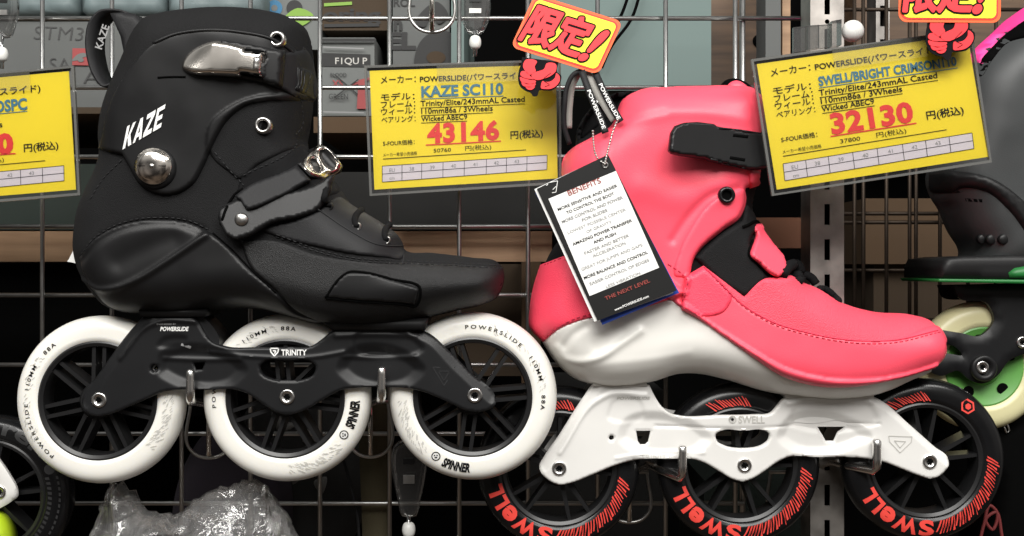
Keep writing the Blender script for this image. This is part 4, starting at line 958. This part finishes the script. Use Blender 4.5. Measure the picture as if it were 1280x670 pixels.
sub2('ankle_tab', [patch(S, [(858, 346, 1), (881, 333, 1), (902, 353), (915, 372), (905, 390), (880, 396), (852, 388, 1)], .0010, .0015, .0016, m=PINK_G)], vamp)
tst = sub2('tongue_strap', [patch(S, [(945, 279.5), (953, 288), (968, 306), (981, 323), (983.5, 333), (973, 346), (964, 343), (950, 331), (938, 318), (941.5, 307), (946, 294), (943, 285)], .0050, .0014, .0013, m=PINK, even=75, flat=True)])
sub2('strap_edge', [on_line(S, [(928, 284), (936, 281), (943, 277), (950, 280)], .0011, BLACK), on_line(S, [(941, 300), (936, 316), (950, 333), (965, 346)], .0010, BLACK, .0)], tst)
# cuff fittings
sub2('cuff_panel', [patch(S, [(845, 346), (850, 312), (862, 288), (880, 262), (905, 242), (930, 237), (931, 250), (924, 270), (903, 286), (867, 323), (860, 345)], .0010, .003, .0016, m=PINK)], cuff2)
b2 = sub2('buckle', [patch(S, [(831.5, 191, 1), (834.5, 169, 1), (840, 160, 1), (852, 155.5, 1), (870, 153.5, 1), (892, 155.5, 1), (896, 158, 1), (960, 168.5, 1), (957, 213, 1), (935, 212, 1), (884, 202, 1), (880, 200, 1), (845, 196.5, 1), (835, 194.5, 1)], .0050, .0009, .0012, m=BLK_PLA, even=93, flat=True)])
sub2('buckle_catch', [patch(S, [(917, 167, 1), (936, 169, 1), (935, 173, 1), (916, 171, 1)], .0010, .0004, .002, m=BLACK), patch(S, [(913, 195, 1), (932, 198, 1), (931, 202, 1), (912, 199, 1)], .0010, .0004, .002, m=BLACK), on_line(S, [(899, 160), (925, 163), (955, 168)], .0007, BLK_PLA), on_line(S, [(884, 201), (910, 206), (935, 211)], .0007, BLK_PLA)], b2)
sub2('strap_end', [patch(S, [(936, 212, 1), (950, 213.5, 1), (949, 232, 1), (938, 236, 1)], .0030, .0015, .0014, m=PINK)], b2)
sub2('eyelet', [ring(S, 908, 244, 10.5, 5.5, .0028, BLK_GLO), (*disc(S.hits([[908, 244]], .0004)[0], 5.6*S0, BLACK),)], cuff2)
sub2('tongue_tab', [slab(spline([(900, 112), (907, 100), (918, 97), (932, 101), (944, 113), (944, 122), (900, 122)], True, 3), MD+.004, .008, BLACK, edge=.003, res=.003), slab(spline([(908, 114), (913, 103), (921, 100), (931, 104), (938, 113), (936, 120), (908, 120)], True, 3), MD-.001, .006, PINK, edge=.002, res=.003)])
for i, pts in enumerate([[(978, 343), (986, 333), (994, 330), (1000, 338), (996, 346)], [(998, 351), (1006, 344), (1014, 347), (1020, 355)], [(1024, 361), (1032, 362), (1040, 368), (1047, 376)]]):
    l = S.hits(spline(pts, False, 3), .001); sub2('lace', [(*tube(l, [.0038, .0030, .0026][i], 8), LINER)])
for line in ([(701, 323), (676, 333)], [(680, 424), (698, 409), (722, 397), (752, 390), (790, 383)], [(860, 352), (856, 368), (853, 384), (858, 388)], [(884, 338), (902, 356), (927, 381), (962, 403), (1012, 419), (1062, 428), (1120, 428), (1174, 415)], [(835, 330), (850, 340), (860, 350)]):
    sub2('stitching', dashes(S, line, PINK_TH, .00034))
sub2('seam', [on_line(S, [(880, 334), (900, 353), (925, 378), (960, 400), (1010, 416), (1060, 425), (1120, 425), (1172, 413)], .0004, PINK_TH)])
# frame and wheels
FR2 = [(740, 481.5, 1), (812, 481.5, 1), (818, 494), (828, 509), (838, 517), (850, 520), (900, 519.5), (945, 518.5), (964, 516.5), (972, 508), (980, 499), (990, 497), (1040, 496.5), (1094, 496.5), (1106, 503), (1135, 528), (1170, 559), (1187, 574), (1187.5, 580), (1182, 589), (1173, 596.5), (1164, 598.5), (1150, 595), (1128, 586.5), (1104, 577.5), (1080, 573), (1020, 571.5), (986, 571.5), (972, 578), (955, 590), (940, 599), (930, 602), (918, 600), (900, 590), (880, 578.5), (868, 574.5), (835, 574), (812, 573.5), (795, 575), (772, 581), (740, 594), (712, 604.5), (700, 606.5), (688, 602), (677, 592), (674, 584), (680, 572), (698, 546), (722, 508)]
H2 = [spline([(895, 543), (901, 539), (930, 538.5), (956, 538.5), (962, 542), (961, 551), (955, 556), (930, 561), (905, 557), (897, 552)], True, 3), circle(764.5, 547.5, 3.2, 16), np.array([(796, 539.5), (814, 539.5), (811, 553), (807, 556.5), (801, 556.5), (798, 552)]), np.array([(1024, 534.5), (1059, 534.5), (1049, 541), (1044, 552), (1034, 552), (1029, 543)])]
emb2 = [pline(a, b, 1.1, PALEINK) for a, b in (((1111, 545), (1140, 546)), ((1111, 545), (1112, 552)), ((1140, 546), (1139, 553)), ((1112, 552), (1125, 566)), ((1139, 553), (1125, 566)), ((1118, 551), (1132, 552)), ((1118, 551), (1125, 560)), ((1132, 552), (1125, 560)))]
fr2, FS2 = make_frame(pk, FR2, H2, MD, WHITE_F, slopes=[([(676, 580), (700, 543), (739, 482)], 12, .0030), ([(1096, 497), (1108, 504), (1150, 541), (1186, 574)], 9, .0026)], bumps=[([(820, 533), (880, 535), (970, 534), (1020, 530), (1100, 530)], 1.6, -.0009), ([(700, 566), (745, 502), (760, 494), (808, 494)], 3, .0012), ([(985, 505), (1000, 502), (1090, 503)], 2.5, .0010), ([(770, 573), (812, 566), (880, 566)], 2, .0008)],
    recess=[([(775, 532), (880, 534), (892, 548), (880, 563), (790, 565), (772, 550)], .0034, 12), ([(975, 532), (1080, 532), (1092, 546), (1070, 560), (985, 562), (970, 548)], .0034, 12), ([(765, 500), (802, 500), (808, 522), (758, 522)], .0010, 4), ([(992, 506), (1092, 506), (1100, 520), (985, 522)], .0016, 6)],
    prints=[('model_lettering', q) for q in [letters('SWELL', 923, 529, 9, PALEINK, width=33, offset=.02), pfaces(circle(915.5, 524.5, 5, 18), PALEINK), pfaces(circle(915.5, 524.5, 3.6, 18), WHITE_F), pfaces(circle(915.5, 524.5, 1.8, 12), PALEINK)]]+[('lettering', q) for q in [letters('POWERSLIDE', 771, 499.5, 3.6, PALEINK, width=42, offset=.02, shear=.2)]]+[('edge_lettering', letters('TRINITY', 800, 573, 4.5, PALEINK, width=40, offset=.0))]+[('emblem', q) for q in emb2],
    bolts=[(699, 585.5), (930.5, 581.5), (1162, 577)], bridges=[[(744, 483), (808, 483), (826, 514), (838, 530), (800, 536), (770, 522)], [(985, 499), (1092, 499), (1098, 510), (1060, 522), (1010, 530), (985, 524)]])
sub2('sole_plate', [slab([(744, 474), (806, 474), (810, 482.5), (741, 482.5)], MD-.022, .044, WHITE_S, edge=.002, res=.004)])
sub2('toe_plate', [slab([(985, 488), (1095, 488), (1093, 498), (984, 498)], MD-.022, .044, WHITE_S, edge=.002, res=.004)])
w1 = make_wheel(pk, P(698, 583, MD), R1, RI1, WD, BLK_GLO, black_prints(), V10)
w1.rotation_euler.y = -math.radians(-12)
for (x, y, a) in ((922, 579, -6), (1151, 573, 0)): copy_wheel(w1, pk, P(x, y, MD), a)

# ------------------------------------------------------------------ lanyard, hang tag, chain
def ribbon_px(pts, depths, wpx, m, thick=.0009):
    """band facing the room, wpx wide in the picture"""
    c = spline(pts, False, 4); dd = np.interp(np.linspace(0, 1, len(c)), np.linspace(0, 1, len(depths)), depths)
    T = np.gradient(c, axis=0); T /= np.linalg.norm(T, axis=1)[:, None]; N = np.stack([-T[:, 1], T[:, 0]], 1)
    a = np.array([P(*q, d) for q, d in zip(c-N*wpx/2, dd)]); b = np.array([P(*q, d) for q, d in zip(c+N*wpx/2, dd)]); n = len(c)
    v = np.concatenate([a, b, a+[0, thick, 0], b+[0, thick, 0]]); f = []
    for i in range(n-1):
        f += [(i, i+1, n+i+1, n+i), (2*n+i, 3*n+i, 3*n+i+1, 2*n+i+1), (i, 2*n+i, 2*n+i+1, i+1), (n+i, n+i+1, 3*n+i+1, 3*n+i)]
    f += [(0, n, 3*n, 2*n), (n-1, 3*n-1, 4*n-1, 2*n-1)]
    return v, f, m
def along(s, pts, depths, cap, m, width=None, start=0, lift=.0006, up=1, offset=.02):
    """lettering running along a band"""
    c = spline(pts, False, 2); L = np.concatenate([[0], np.cumsum(np.linalg.norm(np.diff(c, axis=0), axis=1))])
    T = np.gradient(c, axis=0); T /= np.linalg.norm(T, axis=1)[:, None]; N = np.stack([T[:, 1], -T[:, 0]], 1)*up
    dd = np.interp(np.linspace(0, 1, len(c)), np.linspace(0, 1, len(depths)), depths)
    v, f, _ = letters(s, 0, 0, cap, m, width=width, offset=offset); q = start+v[:, 0]; y = -v[:, 1]-cap/2
    out = []
    for a, b in zip(q, y):
        x = np.array([np.interp(a, L, c[:, 0]), np.interp(a, L, c[:, 1])]); nn = np.array([np.interp(a, L, N[:, 0]), np.interp(a, L, N[:, 1])])
        out.append(P(*(x+nn*b), np.interp(a, L, dd)-lift))
    return np.array(out), f, m
GREYRIB = mat('grey ribbon', (.30, .29, .265), .7, bump=(1800, .3, 'noise'))
ly = empty('lanyard', P(760, 158, -.005), 'black and grey lettered ribbon looped behind the pink boot collar', 'lanyard')
A_ = [(731, 87), (718, 92), (709, 108), (706, 130), (706, 160), (712, 180)]
B_ = [(727, 88), (733, 105), (742, 128), (752, 152), (757, 166)]
C_ = [(744, 90), (752, 108), (763, 130), (776, 152)]
G_ = [(733, 89), (742, 108), (754, 128), (768, 150)]
H_ = [(724, 90), (716, 106), (712, 132), (711, 160)]
build('black_ribbon', [ribbon_px(A_, [-.002, .0, .006], 6, BLK_NYL)], ly); build('grey_ribbon', [ribbon_px(H_, [.003, .006, .008], 8, GREYRIB)], ly)
build('grey_ribbon', [ribbon_px(G_, [.001, -.006, -.014], 10, GREYRIB)], ly)
rbn = build('black_ribbon', [ribbon_px(B_, [-.004, -.012, -.018], 8.5, BLK_NYL)], ly); build('print', [along('POWERSLIDE', B_, [-.004, -.012, -.018], 4.6, WHITE_P, width=52, start=26, offset=.012)], rbn, smooth=False)
rbn = build('black_ribbon', [ribbon_px(C_, [-.002, -.010, -.020], 8.5, BLK_NYL)], ly); build('print', [along('POWERSLIDE', C_, [-.002, -.010, -.020], 4.6, WHITE_P, width=50, start=16, offset=.012)], rbn, smooth=False)
ht = empty('hang_tag', P(797, 380, -.03), 'black hang tag with a white benefits panel chained to the pink boot', 'tag')
def tcorn(pts): return [np.array(p, float) for p in pts]
fd = -.034
def tslab(name, pts, depths, th, m, par=ht):
    a = np.array([P(*p, d) for p, d in zip(pts, depths)]); v = np.concatenate([a, a+[0, th, 0]])
    f = [(3, 2, 1, 0), (4, 5, 6, 7)]+[(k, (k+1) % 4, 4+(k+1) % 4, 4+k) for k in range(4)]
    return build(name, [(v, f, m)], par, smooth=False)
fcd = tslab('front_card', [(671, 236), (760, 193), (846, 363), (747, 401)], [fd]*4, .0005, TAG_B)
tslab('middle_card', [(668, 236.5), (757, 195), (842, 366), (743, 402)], [fd+.0012]*4, .0005, TAG_W)
tslab('back_card', [(669, 241), (760, 196), (849, 366), (753, 406)], [fd+.0030, fd+.0030, fd+.0045, fd+.0045], .0005, TAG_BLUE)
pr = [pfaces([(685.6, 248.5), (770, 213.6), (824, 334.5), (737, 370)], TAG_W)]
ang = math.radians(22.3)
def trow(s, cx, cy, cap, w_, m, off=.0): return letters(s, cx, cy, cap, m, width=w_, ang=ang, offset=off, align='c')
rows = [('BENEFITS', 730, 235.5, 6.6, 44, BROWNINK, .01), ('MORE SENSITIVE AND EASIER', 733.5, 247.5, 3.7, 80, INK, .01), ('TO CONTROL THE BOOT', 737, 254.5, 3.7, 64, INK, .01), ('MORE CONTROL AND POWER', 739.5, 262.5, 3.7, 82, GREYINK, .02), ('FOR SLIDES', 742.5, 269.5, 3.7, 34, GREYINK, .02),
        ('LOWEST POSSIBLE CENTER', 745, 277, 3.7, 78, GREYINK, .0), ('OF GRAVITY', 748, 284, 3.7, 34, GREYINK, .0), ('AMAZING POWER TRANSFER', 752, 291, 3.7, 80, INK, .015), ('AND PUSH', 755, 298, 3.7, 30, INK, .015), ('FASTER AND BETTER', 757.5, 306, 3.7, 60, GREYINK, .01), ('ACCELERATION', 760.5, 312.5, 3.7, 44, GREYINK, .01), ('GREAT FOR JUMPS AND GAPS', 764, 322, 3.7, 82, GREYINK, .0),
        ('MORE BALANCE AND CONTROL', 769, 332, 3.8, 86, INK, .015), ('EASIER CONTROL OF EDGES', 773.5, 340.5, 3.7, 80, GREYINK, .01), ('LESS VIBRATION', 778, 350.5, 3.7, 46, GREYINK, .0)]
for s, cx, cy, cap, w_, m, off in rows: pr.append(trow(s, cx+1.5, cy+1, cap, w_, m, off))
pr += [trow('THE NEXT LEVEL', 785, 364, 4.6, 60, BROWNINK, .01), trow('www.POWERSLIDE.com', 790, 380, 3, 46, TAG_W, .02)]
for a, b in (((687, 228), (697, 226)), ((697, 226), (695, 240)), ((695, 240), (690, 241)), ((683, 232), (685, 230)), ((691, 237), (695, 233))): pr.append(pline(a, b, .8, TAG_W))
build('print', [print_flat(L, fd-.0003-(.0003 if i else 0)) for i, L in enumerate(pr)], fcd, smooth=False)
c = P(756.5, 206.5, fd); v, f, _ = lathe_y([(4*S0, -.0003), (3*S0, -.0012), (2*S0, -.0003)], 20); build('hole_ring', [(v+c, f, STEEL)], fcd)
bp = []
for pts, d0, d1 in ([[(756, 205), (758, 196), (762, 180), (766, 165), (772, 150)], fd-.002, -.030], [[(754, 204), (749, 200), (745, 194), (742, 178), (741, 164)], fd-.002, -.012]):
    l = spline(pts, False, 3.6)
    for i, q in enumerate(l):
        cc = P(*q, d0+(d1-d0)*i/len(l)); t = np.linspace(-PI/2, PI/2, 7); v, f, _ = lathe_y([(max(1e-5, .00085*math.cos(a)), .00085*math.sin(a)) for a in t], 10); bp.append((v+cc, f, STEEL))
    bp.append((*tube([P(*q, d0+(d1-d0)*i/len(l)) for i, q in enumerate(l)], .0003, 5), STEEL))
tag(build('ball_chain', bp), 'silver ball chain threading the hang tag to the lanyard', 'chain')

# ------------------------------------------------------------------ hooks that carry the skates
def hook(tip, y0, d, rod, ub, label, r=.0026, plate=True, tipr=None):
    rt = empty('display_hook', P(ub[0], ub[3], GD), label, 'hook', 'wire display hooks')
    if tip:
        l = [P(tip, y0, d), P(tip, tip and rod[0][1]-4, d)]+[P(*q) for q in rod]
        tl = np.array(l); tl = np.concatenate([np.linspace(tl[0], tl[1], 6), tl[2:]])
        build('prong', [(*tube(np.concatenate([[tl[0]+[0, 0, .0012]], tl]), np.concatenate([[r*.6], np.full(len(tl), r)]), 14), NICKEL)], rt)
    x, w_, t0, b0 = ub
    u = [P(a, b, GD-.004) for a, b in spline([(x-w_/2, t0), (x-w_/2, b0-5), (x-w_/2+5, b0), (x+w_/2-5, b0), (x+w_/2, b0-5), (x+w_/2, t0)], False, 3)]
    build('wire_loop', [(*tube(u, .0013, 8), STEEL)], rt)
    build('stem', [(*tube([P(x, t0-3, GD-.006), P(x, (t0+b0)/2, GD-.006), P(x, b0+3, GD-.006)], .0019, 10), CHROME)], rt)
    build('crossbar', [(*tube([P(x-w_/2-2, t0, GD-.007), P(x, t0, GD-.007), P(x+w_/2+2, t0, GD-.007)], .0013, 8), STEEL)], rt)
    return rt
hook(238, 464, -.0225, [(238, 498, -.0215), (239, 501.5, -.018), (244, 502, .02), (260, 505, GD-.006)], (261, 46, 505, 567), 'wire hook under the rear of the black frame', r=.0028)
hook(477, 461, -.0225, [(477, 495, -.0215), (476.5, 499, -.018), (473, 500, .02), (464, 503, GD-.006)], (463, 45, 502, 566), 'wire hook under the front of the black frame', r=.0028)
hook(853, 559, .0035, [(853, 592, .0045), (850, 597, .007), (828, 588, .018), (812, 580, .045), (789, 588, GD-.006)], (787, 44, 590, 648), 'wire hook under the rear of the white frame', r=.0031)
hook(1096, 551, .0035, [(1096, 583, .0045), (1092, 588, .007), (1062, 582, .018), (1040, 576, .045), (1000, 588, GD-.006)], (985, 44, 590, 640), 'wire hook under the front of the white frame', r=.0031)
hook(None, 0, 0, [], (540, 46, -30, 35), 'empty wire hook at the top edge above the 43146 card')

# ------------------------------------------------------------------ the skate at the right edge, further back
g3 = empty('inline_skate', P(1226, 536, .09), 'grey boot with pink lining and cream wheel at the right edge', 'inline skate', 'inline skates on display')
M3 = .095
S3 = Surf((1120, -40, 1460, 380), M3)
OUT3 = spline([(1300, 8), (1262, 24), (1238, 46), (1216, 66), (1196, 92), (1180, 140), (1166, 200), (1162, 224), (1168, 246), (1178, 262), (1190, 290), (1204, 318), (1196, 330), (1180, 345), (1240, 350), (1330, 350), (1420, 345), (1430, 200), (1420, 60), (1360, 10)], True, 5)
body(S3, OUT3, [(1280, 100, .048), (1230, 240, .042), (1300, 300, .042)], .030)
v, f = body_mesh(S3, OUT3, .0028)
build('boot', [(v, f, GREY_B)], g3)
build('pink_lining', [patch(S3, [(1300, 5), (1262, 22), (1240, 42), (1217, 64), (1206, 80), (1212, 86), (1224, 78), (1240, 60), (1258, 42), (1300, 22)], .004, .003, .003, m=HOTPINK)], g3)
build('padded_edge', [patch(S3, [(1300, 22), (1258, 42), (1240, 60), (1224, 78), (1214, 92), (1224, 96), (1240, 76), (1258, 55), (1300, 36)], .003, .003, .003, m=BLACK)], g3)
build('heel_guard', [patch(S3, [(1163, 216, 1), (1200, 214), (1240, 222), (1275, 245), (1310, 290), (1310, 330), (1290, 300), (1262, 262), (1235, 240), (1200, 236), (1180, 244), (1166, 240)], .005, .003, .0025, m=BLK_RUB)], g3)
build('panel_slot', [patch(S3, [(1205, 248, 1), (1228, 249, 1), (1228, 253, 1), (1206, 252, 1)], .001, .0005, .003, m=BLACK)], g3)
for x in (1222, 1238, 1254): build('rivet', [dome(S3, x, 299, 7, .002, BLK_PLA)], g3)
build('sole', [slab(spline([(1181, 323, 1), (1204, 320, 1), (1300, 318, 1), (1420, 318, 1), (1420, 350, 1), (1300, 351, 1), (1176, 348, 1), (1176, 334, 1)], True, 4), M3-.040, .08, BLK_RUB, edge=.0015, res=.004)], g3)
build('sole_band', [slab(spline([(1172, 348.5, 1), (1300, 350, 1), (1420, 349, 1), (1420, 354, 1), (1300, 355, 1), (1174, 352.5, 1)], True, 4), M3-.041, .082, GREEN2, edge=.0008, res=.004)], g3)
build('side_badge', [slab(spline([(1262, 341, 1), (1270, 335, 1), (1300, 330, 1), (1330, 332, 1), (1330, 349, 1), (1264, 347, 1)], True, 4), M3-.0425, .004, GREEN2, edge=.002, res=.004)], g3)
F3 = [(1194, 357, 1), (1330, 354, 1), (1340, 430), (1290, 440), (1262, 452), (1248, 470), (1228, 480), (1212, 474), (1200, 464), (1176, 470), (1162, 462), (1164, 446), (1184, 442), (1204, 444), (1196, 434), (1172, 426), (1168, 416), (1200, 416), (1226, 420), (1244, 400), (1236, 380), (1200, 372)]
def plate3(): 
    o = to_xz(spline(F3, True, 4), M3-.02); V, F, d = fill(o, .004); v, f = close(V, F, M3-.02+.002*(1-prof(d, .003)), np.full(len(V), M3-.014)); v2 = v.copy(); v2[:, 1] = 2*M3-v2[:, 1]
    return [(v, f, BLK_MET), (v2, [q[::-1] for q in f], BLK_MET)]
build('frame', plate3()+[pbox(1206, 358, 1330, 372, M3-.0145, M3+.0145, BLK_MET)], g3, auto=50)
build('axle_bolt', [(lathe_y([(.0095, .002), (.0095, -.002), (.0085, -.003), (.0055, -.003), (.0055, -.001), (1e-5, -.001)], 28, BLK_PLA)[0]+P(1229, 460, M3-.021), lathe_y([(1, 0)]*6, 28)[1], BLK_PLA)]+bolt_parts(P(1228, 459, M3-.0235), 8.5), g3)
build('frame_bolt', bolt_parts(P(1278, 428, M3-.0205), 8), g3)
def make_cream(par, c, R, ri):
    hb = [lathe_y([(ri, -.009), (ri-.002, -.0098), (ri-.008, -.0075), (.014, -.0065), (.012, -.010), (.0045, -.010), (.0045, .010), (.012, .010), (.014, .0065), (ri-.008, .0075), (ri-.002, .0098), (ri, .009)], 64, GREEN)]
    for k in range(5):
        a = k*2*PI/5+.4; x, z = .0215*math.cos(a), .0215*math.sin(a); v, f, _ = lathe_y([(.0042, -.0082), (1e-5, -.0082)], 16); hb.append((v+[x, 0, z], f, BLACK))
    wh = build('wheel', [shift(p, c) for p in hb], par, auto=40); build('tyre', [shift(lathe_y(tyre_profile(R, ri, .0118), 96, CREAM), c)], wh); return wh
make_cream(g3, P(1224, 457, M3), .0478, .030)

# ------------------------------------------------------------------ the skate cut off at the lower left
g4 = empty('inline_skate', P(-12, 700, .03), 'white frame tip and dark printed wheel at the lower left corner', 'inline skate', 'inline skates on display')
M4 = .045
def plate4():
    o = to_xz(spline([(-90, 500), (-30, 540), (0, 579), (10, 594), (19.5, 613), (20, 621), (12, 628), (-6, 638), (-60, 650), (-120, 600)], True, 4), M4-.018); V, F, d = fill(o, .003); v, f = close(V, F, M4-.018+.0018*(1-prof(d, .0022)), np.full(len(V), M4-.0135)); v2 = v.copy(); v2[:, 1] = 2*M4-v2[:, 1]
    return [(v, f, WHITE_F)]
build('frame', plate4(), g4, auto=50); build('axle_bolt', bolt_parts(P(-1, 615, M4-.0182), 9), g4)
GHOST = mat('faint grey print', (.022, .022, .023), .5)
kw = dict(R=R1, ri=RI1, w_=WD); gp = []
for k in range(18):
    a = -62+k*4.6; gp.append(arc_poly([(.0415, a), (.0415, a+2.4), (.0500, a+.5), (.0500, a-2.2)], m=GHOST, **kw))
gp.append(arc_poly([(math.hypot(x, z), math.degrees(math.atan2(z, x))) for x, z in [(.0465*math.cos(.42)+.0036*math.cos(t), .0465*math.sin(.42)+.0036*math.sin(t)) for t in np.linspace(0, 2*PI, 18, endpoint=False)]], m=GHOST, **kw))
gp.append(arc_print('rel', .0440, 78, .010, GHOST, width=.024, offset=.03, **kw))
make_wheel(g4, P(-6, 617, M4), R1, RI1, WD, BLK_GLO, gp, V10)
v, f, m = slab(spline([(-80, 636), (-22, 640), (-3, 650), (6, 668), (2, 706), (-70, 730)], True, 4), .02, .02, LIME, edge=.006, res=.003); tag(build('lime_bumper', [(v, f, m)]), 'lime green rounded plastic piece at the bottom left corner', 'bumper')

# ------------------------------------------------------------------ loose things low on the grid
def bag():
    o = to_xz(spline([(104, 760), (108, 690), (113, 664), (122, 640), (131, 617), (141, 606), (153, 603), (166, 616), (180, 632), (197, 641), (215, 642), (232, 634), (246, 621), (270, 612), (295, 605), (318, 602), (332, 612), (346, 628), (360, 641), (370, 662), (376, 700), (372, 760), (240, 790)], True, 7), .03); o = o+np.random.RandomState(2).uniform(-.0017, .0017, o.shape)
    V, F, d = fill(o, .0012); rnd = np.random.RandomState(4); h = .026*prof(d, .035)
    def facets(n, amp):
        # crumpled film: flat facets between random points
        lo, hi = V.min(0)-.02, V.max(0)+.02; q = [Vector((rnd.uniform(lo[0], hi[0]), rnd.uniform(lo[1], hi[1]))) for _ in range(n)]
        q += [Vector(c) for c in ((lo[0], lo[1]), (hi[0], lo[1]), (hi[0], hi[1]), (lo[0], hi[1]))]
        r = cdt(q, [], [], 0, 1e-9); T = np.array([[p.x, p.y] for p in r[0]]); hh = rnd.uniform(-1, 1, len(T))*amp; z = np.zeros(len(V))
        for t in r[2]:
            a, b, c = T[list(t)]; det = (b[0]-a[0])*(c[1]-a[1])-(b[1]-a[1])*(c[0]-a[0])
            u = ((V[:, 0]-a[0])*(c[1]-a[1])-(V[:, 1]-a[1])*(c[0]-a[0]))/det; w_ = ((b[0]-a[0])*(V[:, 1]-a[1])-(b[1]-a[1])*(V[:, 0]-a[0]))/det
            k = (u >= 0) & (w_ >= 0) & (u+w_ <= 1); z[k] = (hh[t[0]]*(1-u-w_)+hh[t[1]]*u+hh[t[2]]*w_)[k]
        return z
    z = facets(45, .015)+facets(130, .0045)+facets(420, .0008); z2 = facets(45, .012)+facets(120, .004)
    e_ = np.clip(.25+d/.006, 0, 1)
    return close(V, F, .03-h-z*e_, .034+h*.6+z2*e_)
v, f = bag(); tag(build('plastic_bag', [(v, f, BAGM)], auto=22), 'crumpled clear plastic bag below the black skate', 'bag')
hs = empty('hanging_strap', P(470, 700, .10), 'dark olive webbing strap hanging between the first hooks', 'strap')
build('webbing', [ribbon_px([(466, 500), (467, 560), (470, 640), (472, 720)], [.10, .10], 36, OLIVE, .002)], hs)
build('edge_cord', [(*tube([P(a, b, .098) for a, b in spline([(425, 560), (436, 600), (446, 640), (449, 720)], False, 5)], .0012, 8), BLK_NYL)], hs)
v, f, m = slab([(98, 300), (86, 324), (84, 327), (100, 330)], .012, .0005, TAG_W); tag(build('paper_slip', [(v, f, m)], smooth=False), 'white paper slip sticking out behind the black boot heel', 'paper')
dk = empty('black_pouch', P(1270, 700, .12), 'black padded pouch with a small metal slot at the lower right', 'pouch')
build('pouch_body', [slab(spline([(1236, 540), (1262, 532), (1330, 528), (1330, 720), (1240, 720), (1250, 600), (1238, 570)], True, 4), .10, .06, BLACK, edge=.01, res=.004)], dk)
build('metal_slot', [(*tube([P(a, b, .099) for a, b in [(1254, 530), (1258, 528), (1262, 538), (1258, 541), (1254, 530)]], .0008, 6), STEEL)], dk)
CORD = mat('dark red cord', (.16, .02, .02), .7)
tag(build('red_cord', [(*tube([P(a, b, .06) for a, b in spline([(1222, 690), (1230, 655), (1238, 632), (1246, 640), (1240, 662), (1232, 650), (1244, 640), (1252, 668), (1256, 700)], False, 3)], .0012, 8), CORD)]), 'thin dark red cord knotted below the right black wheel', 'cord')

# ------------------------------------------------------------------ the phone's tilt: everything was laid out along the picture's edges; turn it level
RM = Matrix.Rotation(ROLL, 4, 'Y')
for o in list(COL.objects):
    if o.parent is None: o.matrix_basis = RM @ o.matrix_basis
